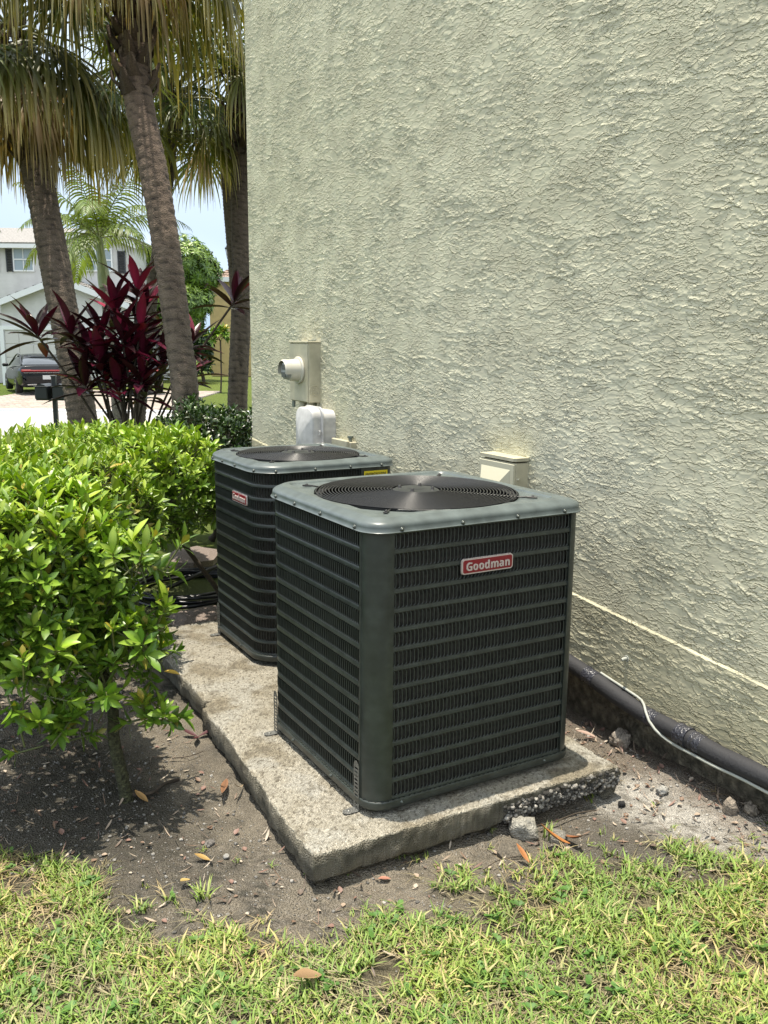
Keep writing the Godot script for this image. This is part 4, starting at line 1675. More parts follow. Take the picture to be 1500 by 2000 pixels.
func tile_rows(parent: Node3D, m: Material, a: Vector3, d: Vector3, e: Vector3, f: Vector3, rows: int) -> void:
	# a to d is the eave, f to e the top; each course of tiles is one wavy lapped strip
	for r in rows:
		var b := MB.new()
		var pts := PackedVector3Array()
		var t0 := r / float(rows)
		var t1 := (r + 1.12) / float(rows)
		var up := (d - a).cross(f - a).normalized()
		if up.y < 0.0: up = -up
		var cnt := int(a.distance_to(d) / 0.09)
		for q in [[t0, 0.035], [t0, 0.075], [t1, 0.035]]:
			for k in cnt + 1:
				var s := k / float(cnt)
				pts.append(a.lerp(d, s).lerp(f.lerp(e, s), q[0]) + up * (q[1] + 0.016 * sin(k * PI * 0.66)))
		b.grid(pts, 3, cnt + 1)
		face_out(b, Vector3.UP)
		put("tile_course", b.done(), m, parent)

func window_set(parent: Node3D, x: float, y: float, w: float, h: float, z: float, bars := true) -> void:
	var b := MB.new()
	for sx in [-1, 1]:
		b.box(Vector3(sx * (w / 2 - 0.03), 0, 0), Vector3(0.06, h, 0.08))
	for sy in [-1, 1]:
		b.box(Vector3(0, sy * (h / 2 - 0.03), 0), Vector3(w - 0.12, 0.06, 0.078))
	if bars:
		b.box(Vector3(0, 0, 0), Vector3(w - 0.12, 0.05, 0.07))
		b.box(Vector3(0, h / 4 + 0.005, 0), Vector3(0.03, h / 2 - 0.09, 0.06))
		b.box(Vector3(0, -h / 4 - 0.005, 0), Vector3(0.03, h / 2 - 0.09, 0.06))
	var win := put("window", b.done(), M.trim_white, parent, Transform3D(Basis(), Vector3(x, y, z)))
	b = MB.new()
	b.box(Vector3(0, 0, -0.015), Vector3(w - 0.10, h - 0.10, 0.012))
	put("pane", b.done(), M.window_glass, win)

func build_far_houses() -> void:
	var k := 37.0 / 1724.0
	var o := street_at((130.0 - 750.0) * k, 37.3, -0.33)
	var h := thing("white_house", "white two-storey house with gabled garage and dark shutters across the street", "house", o, -YAW)
	var X := func(px: float, z := 0.0) -> float: return (px - 750.0) * (37.0 - z) / 1724.0 + 620.0 * k
	var Y := func(py: float, z := 0.0) -> float: return 1.86 + (664.0 - py) * (37.0 - z) / 1724.0
	# garage wing with its gable front
	var ex: float = X.call(-2.0)
	var gx: float = X.call(262.0)
	var ey: float = Y.call(597.0)
	var py: float = Y.call(548.0)
	var b := MB.new()
	b.box(Vector3((ex + gx) / 2, ey / 2, -3.0), Vector3(gx - ex - 0.5, ey, 6.0))
	b.quad(Vector3(ex + 0.25, ey, 0.0), Vector3(gx - 0.25, ey, 0.0), Vector3((ex + gx) / 2, py - 0.15, 0.0), Vector3((ex + gx) / 2, py - 0.15, 0.0), Vector3(0, 0, 1))
	put("garage_wall", b.done(), M.white_stucco, h)
	var rf := Node3D.new(); rf.name = "garage_roof"; h.add_child(rf)
	for s in [-1.0, 1.0]:
		var mx := (ex + gx) / 2
		var ax: float = ex if s < 0 else gx
		tile_rows(rf, M.grey_tile, Vector3(ax, ey, 0.35), Vector3(ax, ey, -5.0), Vector3(mx, py, -5.0), Vector3(mx, py, 0.35), 8)
		b = MB.new()
		slab_roof(b, Vector3(ax, ey - 0.02, 0.33), Vector3(ax, ey - 0.02, -5.0), Vector3(mx, py - 0.02, -5.0), Vector3(mx, py - 0.02, 0.33), 0.04)
		put("roof_deck", b.done(), M.grey_tile, rf)
		b = MB.new()
		b.quad(Vector3(ax, ey - 0.20, 0.37), Vector3(ax, ey + 0.05, 0.37), Vector3(mx, py + 0.05, 0.37), Vector3(mx, py - 0.20, 0.37), Vector3(0, 0, 1))
		b.quad(Vector3(ax, ey - 0.20, 0.37), Vector3(ax, ey - 0.20, 0.33), Vector3(mx, py - 0.20, 0.33), Vector3(mx, py - 0.20, 0.37), Vector3(0, -1, 0))
		put("barge_board", b.done(), M.trim_white, rf)
	# garage door: panels in four rows
	var dx0: float = X.call(14.0)
	var dx1: float = X.call(232.0)
	var dy: float = Y.call(647.0)
	var door := Node3D.new(); door.name = "garage_door"; h.add_child(door)
	for r in 4:
		for c in 8:
			b = MB.new()
			var w := (dx1 - dx0) / 8
			b.cbox(Vector3(dx0 + w * (c + 0.5), 0.03 + (dy - 0.03) / 4 * (r + 0.5), 0.0), Vector3(w - 0.012, (dy - 0.03) / 4 - 0.014, 0.06), 0.02)
			put("panel", b.done(), M.garage_door, door)
	b = MB.new()
	b.box(Vector3(dx0 - 0.1, dy / 2, 0.03), Vector3(0.16, dy + 0.1, 0.10)); b.box(Vector3(dx1 + 0.1, dy / 2, 0.03), Vector3(0.16, dy + 0.1, 0.10))
	b.box(Vector3((dx0 + dx1) / 2, dy + 0.12, 0.03), Vector3(dx1 - dx0 + 0.4, 0.16, 0.102))
	put("door_trim", b.done(), M.trim_white, h)
	# main block, set back, with its own gable
	var z := -1.6
	var ux1: float = X.call(273.0, z)
	var ux0 := ux1 - 12.0
	var uy: float = Y.call(487.0, z)
	b = MB.new()
	b.box(Vector3((ux0 + ux1) / 2, uy / 2, z - 4.0), Vector3(12.0, uy, 8.0))
	var g0: float = X.call(108.0, z)
	var gp: float = X.call(195.0, z)
	var gy: float = Y.call(453.0, z)
	b.quad(Vector3(g0, uy, z), Vector3(ux1, uy, z), Vector3(gp, gy - 0.1, z), Vector3(gp, gy - 0.1, z), Vector3(0, 0, 1))
	put("wall", b.done(), M.white_stucco, h)
	rf = Node3D.new(); rf.name = "roof"; h.add_child(rf)
	for s in [-1.0, 1.0]:
		var ax: float = g0 if s < 0 else float(X.call(285.0, z))
		tile_rows(rf, M.grey_tile, Vector3(ax, uy, z + 0.35), Vector3(ax, uy, z - 4.0), Vector3(gp, gy, z - 4.0), Vector3(gp, gy, z + 0.35), 6)
		b = MB.new()
		slab_roof(b, Vector3(ax, uy - 0.02, z + 0.33), Vector3(ax, uy - 0.02, z - 4.0), Vector3(gp, gy - 0.02, z - 4.0), Vector3(gp, gy - 0.02, z + 0.33), 0.04)
		put("roof_deck", b.done(), M.grey_tile, rf)
		b = MB.new()
		b.quad(Vector3(ax, uy - 0.20, z + 0.37), Vector3(ax, uy + 0.05, z + 0.37), Vector3(gp, gy + 0.05, z + 0.37), Vector3(gp, gy - 0.20, z + 0.37), Vector3(0, 0, 1))
		put("barge_board", b.done(), M.trim_white, rf)
	b = MB.new()
	var ridge := uy + 1.1
	slab_roof(b, Vector3(ux0 - 0.4, uy, z + 0.4), Vector3(g0, uy, z + 0.4), Vector3(g0, ridge, z - 4.0), Vector3(ux0 + 3.0, ridge, z - 4.0), 0.06)
	slab_roof(b, Vector3(ux0 - 0.4, uy, z - 8.4), Vector3(ux1 + 0.4, uy, z - 8.4), Vector3(ux1 - 2.0, ridge, z - 4.0), Vector3(ux0 + 3.0, ridge, z - 4.0), 0.06)
	put("main_roof", b.done(), M.grey_tile, rf)
	b = MB.new()
	b.box(Vector3((ux0 + g0) / 2 - 0.2, uy - 0.08, z + 0.38), Vector3(g0 - ux0 + 0.4, 0.18, 0.04))
	put("fascia", b.done(), M.trim_white, rf)
	var wx: float = X.call(198.0, z)
	window_set(h, wx, float(Y.call(514.0, z)), 1.42, 0.95, z + 0.02)
	window_set(h, float(X.call(60.0, z)), float(Y.call(514.0, z)), 0.9, 1.0, z + 0.02)
	for q in [[247.0, 518.0, 0.34], [150.0, 518.0, 0.34], [34.0, 516.0, 0.3], [6.0, 516.0, 0.34]]:
		b = MB.new()
		var sh := Vector3(q[2], 0.96, 0.05)
		b.box(Vector3(-sh.x / 2 + 0.03, 0, 0), Vector3(0.05, sh.y, 0.05)); b.box(Vector3(sh.x / 2 - 0.03, 0, 0), Vector3(0.05, sh.y, 0.05))
		for j in 14:
			b.box(Vector3(0, -sh.y / 2 + 0.05 + j * (sh.y - 0.1) / 13.0, 0), Vector3(sh.x - 0.08, 0.055, 0.02), Basis(Vector3.RIGHT, 0.5))
		put("shutter", b.done(), M.shutter_dark, h, Transform3D(Basis(), Vector3(X.call(q[0], z), Y.call(q[1], z), z + 0.05)))

	# yellow house further down the street
	k = 48.0 / 1724.0
	o = street_at((410.0 - 750.0) * k, 48.6, -0.33)
	h = thing("yellow_house", "pale yellow stucco house with terracotta hip roof beyond the lawn", "house", o, -YAW)
	var hy := 5.15
	b = MB.new()
	b.box(Vector3(6.0, hy / 2, -4.0), Vector3(12.0, hy, 8.0))
	put("wall", b.done(), M.yellow_stucco, h)
	rf = Node3D.new(); rf.name = "roof"; h.add_child(rf)
	var e0 := Vector3(-0.28, hy, 0.35); var e1 := Vector3(12.3, hy, 0.35); var e2 := Vector3(12.3, hy, -8.35); var e3 := Vector3(-0.28, hy, -8.35)
	var t0 := Vector3(4.0, hy + 1.75, -4.0); var t1 := Vector3(8.0, hy + 1.75, -4.0)
	tile_rows(rf, M.roof_tile, e0, e1, t1, t0, 12)
	tile_rows(rf, M.roof_tile, e3, e0, t0, t0, 12)
	b = MB.new()
	b.quad(e0, e1, t1, t0, Vector3(0, 1, 1)); b.quad(e3, e0, t0, t0, Vector3(-1, 1, 0)); b.quad(e1, e2, t1, t1, Vector3(1, 1, 0)); b.quad(e2, e3, t0, t1, Vector3(0, 1, -1))
	b.quad(e0 - Vector3(0, 0.1, 0), e1 - Vector3(0, 0.1, 0), e2 - Vector3(0, 0.1, 0), e3 - Vector3(0, 0.1, 0), Vector3.DOWN)
	put("roof_deck", b.done(), M.roof_tile, rf)
	b = MB.new()
	b.box((e0 + e1) / 2 + Vector3(0, -0.05, 0.02), Vector3(12.6, 0.24, 0.04)); b.box((e0 + e3) / 2 + Vector3(-0.02, -0.05, 0), Vector3(0.04, 0.24, 8.7))
	put("fascia", b.done(), M.trim_white, rf)

# ---------------------------------------------------------------- cars on the drive
func build_cars() -> void:
	var c := make_car("black four-door sedan parked on the drive, rear towards the street")
	c.position = street_at(-12.55, 32.2, -0.28)
	c.rotation.y = -YAW + 0.50
	var d := c.duplicate()
	d.name = "car_001"
	add_child(d)
	d.position = street_at(-9.35, 32.8, -0.28)
	d.rotation.y = -YAW + 0.38
	tag(d, "second dark sedan on the drive, mostly hidden behind the red-leaved plant", "car", "cars parked on the drive")
	taken["car"] = 1

func make_car(label: String) -> Node3D:
	var t := thing("car", label, "car", Vector3.ZERO, 0.0, "cars parked on the drive")
	t.scale = Vector3(1.0, 0.92, 1.0)
	var st := [[-2.40, 0.62, 0.60, 0.30], [-2.32, 0.78, 0.68, 0.22], [-2.0, 0.88, 0.76, 0.20], [-1.4, 0.92, 0.86, 0.20], [-0.8, 0.925, 0.95, 0.20], [0.0, 0.925, 0.97, 0.20], [0.8, 0.93, 1.0, 0.20], [1.4, 0.925, 1.03, 0.21], [1.9, 0.90, 1.05, 0.24], [2.25, 0.85, 1.06, 0.30], [2.36, 0.82, 1.02, 0.36], [2.42, 0.80, 0.80, 0.38], [2.40, 0.76, 0.55, 0.36]]
	var prof := [[0.0, 0.0, 1], [0.45, 0.0, 1], [0.8, -0.012, 1], [0.93, -0.05, 1], [0.985, -0.12, 1], [1.0, -0.22, 1], [1.0, 0.30, 0], [0.97, 0.12, 0], [0.9, 0.02, 0], [0.6, 0.0, 0], [0.0, 0.0, 0]]
	var pts := PackedVector3Array()
	for s in st:
		for side in [1.0, -1.0]:
			for q in (range(11) if side > 0 else range(9, 0, -1)):
				var p: Array = prof[q]
				var y: float = s[2] + p[1] if p[2] == 1 else minf(s[3] + p[1], s[2] - 0.1)
				pts.append(Vector3(side * s[1] * p[0], y, s[0]))
	var b := MB.new()
	b.grid(pts, st.size(), 20, true)
	for k in b.n.size():
		var p := b.v[k]
		if b.n[k].dot(Vector3(p.x, (p.y - 0.6) * 1.5, 0)) < 0.0: b.n[k] = -b.n[k]
	b.quad(Vector3(-0.76, 0.55, 2.401), Vector3(0.76, 0.55, 2.401), Vector3(0.7, 0.34, 2.38), Vector3(-0.7, 0.34, 2.38), Vector3(0, 0, 1))
	var body := put("body", b.done(), M.car_paint, t)
	# cabin: glass all round with a roof skin and pillars
	var cab := [[-1.05, 0.84, 0.84, 0.95, 0.96], [-0.25, 0.86, 0.64, 0.97, 1.38], [0.35, 0.865, 0.65, 0.985, 1.43], [0.95, 0.86, 0.64, 1.0, 1.40], [1.90, 0.78, 0.70, 1.045, 1.07]]
	pts = PackedVector3Array()
	for s in cab:
		for q in [[-1.0, 0.0], [-0.985, 0.35], [-0.93, 0.7], [-0.80, 0.93], [-0.5, 1.0], [0.0, 1.02], [0.5, 1.0], [0.80, 0.93], [0.93, 0.7], [0.985, 0.35], [1.0, 0.0]]:
			var hw: float = lerpf(s[1], s[2], minf(q[1], 1.0)) if absf(q[0]) > 0.7 else s[2]
			pts.append(Vector3(signf(q[0]) * hw * (1.0 if absf(q[0]) > 0.9 else absf(q[0]) + 0.08), lerpf(s[3], s[4], q[1]), s[0]))
	b = MB.new()
	b.grid(pts, 5, 11)
	for k in b.n.size():
		if b.n[k].dot(Vector3(b.v[k].x, (b.v[k].y - 0.9) * 2.0, 0)) < 0.0: b.n[k] = -b.n[k]
	put("windows", b.done(), M.car_glass, t)
	b = MB.new()
	pts = PackedVector3Array()
	for s in [[-0.32, 0.60, 1.365], [0.0, 0.655, 1.43], [0.4, 0.665, 1.452], [0.9, 0.655, 1.425], [1.2, 0.62, 1.345]]:
		for q in [-1.0, -0.9, -0.5, 0.0, 0.5, 0.9, 1.0]:
			pts.append(Vector3(q * s[1], s[2] - 0.07 * pow(absf(q), 6.0) - 0.01 * absf(q), s[0]))
	b.grid(pts, 5, 7)
	face_out(b, Vector3.UP)
	put("roof", b.done(), M.car_paint, t)
	for s in [-1.0, 1.0]:
		b = MB.new()
		b.tube(PackedVector3Array([Vector3(s * 0.845, 0.96, -1.0), Vector3(s * 0.665, 1.37, -0.27), Vector3(s * 0.668, 1.435, 0.35), Vector3(s * 0.66, 1.40, 0.97), Vector3(s * 0.735, 1.06, 1.85)]), PackedFloat32Array([0.028]), 6)
		put("roof_pillar", b.done(), M.car_paint, t)
		b = MB.new()
		b.cbox(Vector3(s * 1.0, 1.0, -0.62), Vector3(0.2, 0.13, 0.12), 0.03)
		put("mirror", b.done(), M.car_paint, t)
		for z in [-1.48, 1.40]:
			var w := Node3D.new()
			w.name = "wheel" if not t.has_node("wheel") else "wheel_%03d" % (t.get_child_count())
			t.add_child(w)
			w.position = Vector3(s * 0.815, 0.335, z)
			b = MB.new()
			b.lathe(PackedVector2Array([Vector2(0.22, -0.11), Vector2(0.31, -0.11), Vector2(0.335, -0.08), Vector2(0.335, 0.08), Vector2(0.31, 0.11), Vector2(0.22, 0.11)]), 24, Transform3D(Basis(Vector3.BACK, PI / 2), Vector3.ZERO))
			put("tyre", b.done(), M.tyre, w)
			b = MB.new()
			for k in 5:
				b.box(Vector3(s * 0.10, 0, 0) + Basis(Vector3.RIGHT, k * TAU / 5) * Vector3(0, 0.12, 0), Vector3(0.02, 0.22, 0.06), Basis(Vector3.RIGHT, k * TAU / 5))
			put("rim", b.done(), M.chrome, w)
	b = MB.new()
	b.cbox(Vector3(0, 0.86, 2.405), Vector3(1.52, 0.055, 0.05), 0.015)
	for s in [-1.0, 1.0]:
		b.cbox(Vector3(s * 0.66, 0.86, 2.39), Vector3(0.32, 0.085, 0.06), 0.02)
	put("tail_light_bar", b.done(), M.tail_red, t)
	b = MB.new()
	b.cbox(Vector3(0, 0.79, 2.415), Vector3(1.5, 0.016, 0.03), 0.004)
	b.cbox(Vector3(0.5, 0.36, 2.39), Vector3(0.3, 0.05, 0.04), 0.01); b.cbox(Vector3(-0.5, 0.36, 2.39), Vector3(0.3, 0.05, 0.04), 0.01)
	put("chrome_trim", b.done(), M.chrome, t)
	b = MB.new()
	b.cbox(Vector3(0, 0.62, 2.415), Vector3(0.31, 0.15, 0.01), 0.003)
	put("number_plate", b.done(), M.plate, t)
	for s in [-1.0, 1.0]:
		b = MB.new()
		b.cbox(Vector3(s * 0.925, 0.86, 0.25), Vector3(0.02, 0.02, 0.2), 0.006)
		put("door_handle", b.done(), M.chrome, t)
	return t

# ---------------------------------------------------------------- mailbox and lamp
func build_street_things() -> void:
	var t := thing("mailbox", "twin black mailboxes side by side on one post at the near kerb", "mailbox", street_at(-5.86, 15.75, -0.345), -YAW)
	var b := MB.new()
	b.cbox(Vector3(0, 0.62, 0), Vector3(0.075, 1.24, 0.075), 0.006)
	b.cbox(Vector3(0, 1.25, 0), Vector3(0.095, 0.03, 0.095), 0.01)
	put("post", b.done(), M.black_metal, t)
	b = MB.new()
	b.cbox(Vector3(0, 0.845, 0), Vector3(0.56, 0.03, 0.30), 0.004)
	put("shelf", b.done(), M.black_metal, t)
	for s in [-1.0, 1.0]:
		var box := Node3D.new()
		box.name = "letter_box" if s < 0 else "letter_box_001"
		t.add_child(box)
		box.position = Vector3(s * 0.155, 0.86, 0.02)
		b = MB.new()
		var pts := PackedVector3Array()
		for z in [-0.2, 0.2]:
			for p in [[-0.11, 0.0], [-0.11, 0.17], [-0.10, 0.21], [-0.06, 0.245], [0.0, 0.26], [0.06, 0.245], [0.10, 0.21], [0.11, 0.17], [0.11, 0.0]]:
				pts.append(Vector3(p[0], p[1], z))
		b.grid(pts, 2, 9)
		for k in b.n.size():
			if b.n[k].dot(Vector3(b.v[k].x, b.v[k].y - 0.1, 0)) < 0.0: b.n[k] = -b.n[k]
		for z in [[0, -1.0], [9, 1.0]]:
			b.poly(pts.slice(z[0], z[0] + 9), Vector3(0, 0, z[1]))
		put("shell", b.done(), M.black_metal, box)
		b = MB.new()
		b.cbox(Vector3(0, 0.10, 0.205), Vector3(0.20, 0.19, 0.012), 0.003)
		put("door", b.done(), M.black_metal, box)
		b = MB.new()
		b.cbox(Vector3(0, 0.215, 0.0), Vector3(0.25, 0.012, 0.44), 0.003)
		put("roof_lip", b.done(), M.black_metal, box)
	t = thing("street_lamp", "black lantern street lamp rising behind the right-hand palm trunk", "street lamp", street_at(-4.40, 26.4, -0.34), -YAW)
	b = MB.new()
	b.tube(PackedVector3Array([Vector3(0, 0, 0), Vector3(0, 0.5, 0), Vector3(0, 0.55, 0), Vector3(0, 4.1, 0)]), PackedFloat32Array([0.11, 0.10, 0.06, 0.045]), 12)
	put("post", b.done(), M.black_metal, t)
	b = MB.new()
	b.tube(PackedVector3Array([Vector3(0, 4.0, 0), Vector3(-0.06, 4.12, 0), Vector3(-0.11, 4.16, 0), Vector3(-0.14, 4.2, 0)]), PackedFloat32Array([0.025]), 8)
	put("arm", b.done(), M.black_metal, t)
	var lan := Node3D.new(); lan.name = "lantern"; t.add_child(lan); lan.position = Vector3(-0.13, 4.22, 0)
	b = MB.new()
	b.lathe(PackedVector2Array([Vector2(0.0001, 0.02), Vector2(0.065, 0.02), Vector2(0.105, 0.27), Vector2(0.0001, 0.28)]), 6)
	put("glass", b.done(), M.lamp_glass, lan)
	b = MB.new()
	b.lathe(PackedVector2Array([Vector2(0.0001, 0.50), Vector2(0.02, 0.46), Vector2(0.04, 0.40), Vector2(0.13, 0.30), Vector2(0.13, 0.27), Vector2(0.0001, 0.265)]), 12)
	b.lathe(PackedVector2Array([Vector2(0.0001, -0.04), Vector2(0.05, -0.03), Vector2(0.075, 0.02), Vector2(0.0001, 0.025)]), 12)
	for k in 6:
		var a := TAU * k / 6
		b.tube(PackedVector3Array([Vector3(cos(a) * 0.066, 0.02, sin(a) * 0.066), Vector3(cos(a) * 0.108, 0.275, sin(a) * 0.108)]), PackedFloat32Array([0.008]), 5)
	put("frame", b.done(), M.black_metal, lan)

# ---------------------------------------------------------------- palms
func smooth_path(p: Array, step: float) -> PackedVector3Array:
	var c := Curve3D.new()
	for k in p.size():
		var a: Vector3 = p[maxi(k - 1, 0)]
		var d: Vector3 = p[mini(k + 1, p.size() - 1)]
		var t := (d - a) / 6.0
		c.add_point(p[k], -t, t)
	var out := PackedVector3Array()
	var n := int(c.get_baked_length() / step)
	for k in n + 1:
		out.append(c.sample_baked(c.get_baked_length() * k / n, true))
	return out

func trunk_mesh(path: PackedVector3Array, rad: Callable, seg: int, c0: Color, c1: Color, ring_gap: float, ring_deep: float, sd: float, org: Vector3) -> ArrayMesh:
	var pts := PackedVector3Array()
	var cs := PackedColorArray()
	var run := 0.0
	var n := path.size()
	for r in n:
		if r: run += path[r].distance_to(path[r - 1])
		var tan := (path[mini(r + 1, n - 1)] - path[maxi(r - 1, 0)]).normalized()
		var sx := tan.cross(Vector3.BACK).normalized()
		var sz := sx.cross(tan)
		var t := r / float(n - 1)
		for k in seg:
			var a := TAU * k / seg
			var wob := nn2(run * 0.6 + sd, a * 0.35, 1.2)
			var ph := fposmod((run + 0.012 * sin(a * 2.0 + sd) + 0.035 * wob) / ring_gap, 1.0)
			var rr: float = float(rad.call(t)) * (1.0 + 0.05 * wob) - ring_deep * (1.0 - ph) * (0.6 + 0.8 * absf(nn2(a * 0.5, run, 2.0)))
			pts.append(path[r] - org + (sx * cos(a) + sz * sin(a)) * rr)
			var c := c0.lerp(c1, t)
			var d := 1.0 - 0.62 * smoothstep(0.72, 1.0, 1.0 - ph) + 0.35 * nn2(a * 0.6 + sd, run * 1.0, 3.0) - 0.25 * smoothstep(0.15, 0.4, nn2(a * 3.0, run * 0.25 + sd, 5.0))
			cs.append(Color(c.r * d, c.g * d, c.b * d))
	var b := MB.new()
	b.grid(pts, n, seg, true, false, cs)
	for r in n:
		for k in seg:
			var i := r * seg + k
			if b.n[i].dot(b.v[i] + org - path[r]) < 0.0: b.n[i] = -b.n[i]
	return b.done()

func fan_frond(az: float, elev: float, bend: float, pet: float, length: float, hang: float, c0: Color, c1: Color, r: RandomNumberGenerator, seg := 36) -> ArrayMesh:
	var b := MB.new()
	var d := Vector3(cos(az) * cos(elev), sin(elev), sin(az) * cos(elev))
	var flat := Vector3(cos(az), 0, sin(az))
	var p := d * 0.10
	var path := PackedVector3Array([p])
	for k in 8:
		d = (d - Vector3.UP * bend / 8.0).normalized()
		p += d * pet / 8.0
		path.append(p)
	b.col = c0.lerp(Color(0.16, 0.14, 0.05), 0.5)
	b.tube(path, PackedFloat32Array([0.022, 0.017, 0.015, 0.014, 0.013, 0.012, 0.012, 0.011, 0.010]), 5, false)
	var right := d.cross(Vector3.UP)
	right = right.normalized() if right.length() > 0.05 else flat.cross(Vector3.UP)
	var up := right.cross(d).normalized()
	var spread := 2.05
	for k in seg:
		var t := (k + 0.5) / seg * 2.0 - 1.0
		var a := t * spread + r.randf_range(-0.02, 0.02)
		var dir := (d * cos(a) + right * sin(a) + up * (0.20 * cos(a) - 0.05)).normalized()
		var side := (right * cos(a) - d * sin(a)).normalized()
		var shade := r.randf_range(0.6, 1.35)
		side = (side + up * r.randf_range(-0.5, 0.5)).normalized()
		var ln := length * (0.70 + 0.30 * cos(a * 0.7)) * r.randf_range(0.8, 1.12)
		var dphi := spread * 2.0 / seg
		var q := p + dir * 0.02
		var cur := dir
		var h := hang * (r.randf_range(0.5, 1.3) if r.randf() < 0.75 else r.randf_range(1.6, 3.2))
		if r.randf() < 0.06: continue
		var thin := r.randf_range(0.55, 1.0)
		var st := [[0.0, 0.006], [0.25, 0.25 * dphi * 0.5], [0.46, 0.46 * dphi * 0.52], [0.60, 0.34 * dphi * 0.52], [0.74, 0.24 * dphi * 0.5], [0.87, 0.15 * dphi * 0.5], [1.0, 0.02 * dphi]]
		var i0 := b.v.size()
		var last := 0.0
		for s in st:
			var step: float = (s[0] - last) * ln
			last = s[0]
			if s[0] > 0.3:
				cur = (cur + Vector3.DOWN * h * (s[0] - 0.2)).normalized()
			else:
				cur = (cur + Vector3.DOWN * h * 0.06).normalized()
			q += cur * step
			var wid: float = s[1] * ln * (thin if s[0] > 0.3 else 1.0) if s[0] > 0.0 else 0.006
			var nn := side.cross(cur).normalized()
			if nn.y < 0.0: nn = -nn
			b.col = c0.lerp(c1, smoothstep(0.35, 1.0, s[0])) * shade
			b.col.a = 1.0
			b.vert(q - side * wid + up * 0.0, (nn - side * 0.35).normalized())
			b.vert(q - nn * wid * 0.35, nn)
			b.vert(q + side * wid, (nn + side * 0.35).normalized())
		for s in st.size() - 1:
			for e in 2:
				var o := i0 + s * 3 + e
				b.tri(o, o + 1, o + 4); b.tri(o, o + 4, o + 3)
	return b.done()

func fan_palm(label: String, path_pts: Array, r0: float, r1: float, crown: Vector3, fronds: Array, sd: int, c1: Color, boots: int, boot_len := 0.55) -> void:
	var base: Vector3 = path_pts[0]
	var t := thing("fan_palm", label, "palm tree", base, 0.0, "fan palms in the front yard")
	var path := smooth_path(path_pts, 0.022)
	put("trunk", trunk_mesh(path, func(u): return lerpf(r0, r1, u) + 0.05 * exp(-u * 16.0), 22, Color(0.205, 0.165, 0.125), c1, 0.058, 0.015, sd, base), M.bark, t)
	var r := RandomNumberGenerator.new()
	r.seed = sd
	# old leaf bases below the crown
	var bp: Vector3 = crown - base
	var ax := (path[path.size() - 1] - path[path.size() - 14]).normalized()
	for k in boots:
		var a := k * 2.4 + r.randf_range(-0.2, 0.2)
		var h := -boot_len + boot_len * 1.1 * k / boots
		var o := Vector3(cos(a), 0, sin(a))
		var p := bp + ax * h + o * (r1 * 0.85)
		var b := MB.new()
		var tip := p + o * r.randf_range(0.07, 0.15) + ax * r.randf_range(0.12, 0.26)
		var sdv := o.cross(ax).normalized()
		var pts := PackedVector3Array()
		for q in [[0.0, 0.085], [0.5, 0.05], [1.0, 0.026]]:
			var m := p.lerp(tip, q[0]) + o * 0.03 * sin(q[0] * PI)
			pts.append(m - sdv * q[1]); pts.append(m + o * 0.022); pts.append(m + sdv * q[1]); pts.append(m - o * 0.012)
		var cc := Color(0.13, 0.085, 0.055) * r.randf_range(0.6, 1.3)
		cc.a = 1.0
		b.col = cc
		b.grid(pts, 3, 4, true)
		put("leaf_base", b.done(), M.bark, t)
	for f in fronds:
		var g := Color(0.062, 0.098, 0.020)
		var tip := Color(0.16, 0.175, 0.045)
		if f[6] == 1:
			g = Color(0.12, 0.135, 0.035); tip = Color(0.52, 0.44, 0.21)
		elif f[6] == 2:
			g = Color(0.30, 0.22, 0.12); tip = Color(0.52, 0.43, 0.27)
		elif f[6] == 3:
			g = Color(0.10, 0.115, 0.015); tip = Color(0.22, 0.19, 0.03)
		put("frond", fan_frond(f[0], f[1], f[2], f[3], f[4], f[5], g, tip, r), M.palm_leaf, t, Transform3D(Basis(), bp + ax * r.randf_range(-0.12, 0.12)))

func crown_list(sd: int, live: int, straw: int, dead: int, pet: float, length: float) -> Array:
	var r := RandomNumberGenerator.new()
	r.seed = sd
	var out := []
	for k in live:
		out.append([k * 2.399 + r.randf_range(-0.2, 0.2), lerpf(1.25, -0.05, k / float(maxi(live - 1, 1))), r.randf_range(0.5, 0.9), pet * r.randf_range(0.85, 1.1), length * r.randf_range(0.9, 1.08), r.randf_range(0.55, 0.95), 0])
	for k in straw:
		out.append([k * 2.399 + 1.0, r.randf_range(-0.15, 0.25), r.randf_range(0.9, 1.3), pet * r.randf_range(0.7, 0.95), length * r.randf_range(0.95, 1.15), r.randf_range(1.5, 2.3), 1])
	for k in dead:
		out.append([k * 2.399 + 0.4, r.randf_range(-0.9, -0.4), r.randf_range(0.9, 1.4), pet * r.randf_range(0.4, 0.7), length * r.randf_range(0.8, 1.0), r.randf_range(2.0, 3.0), 2])
	return out

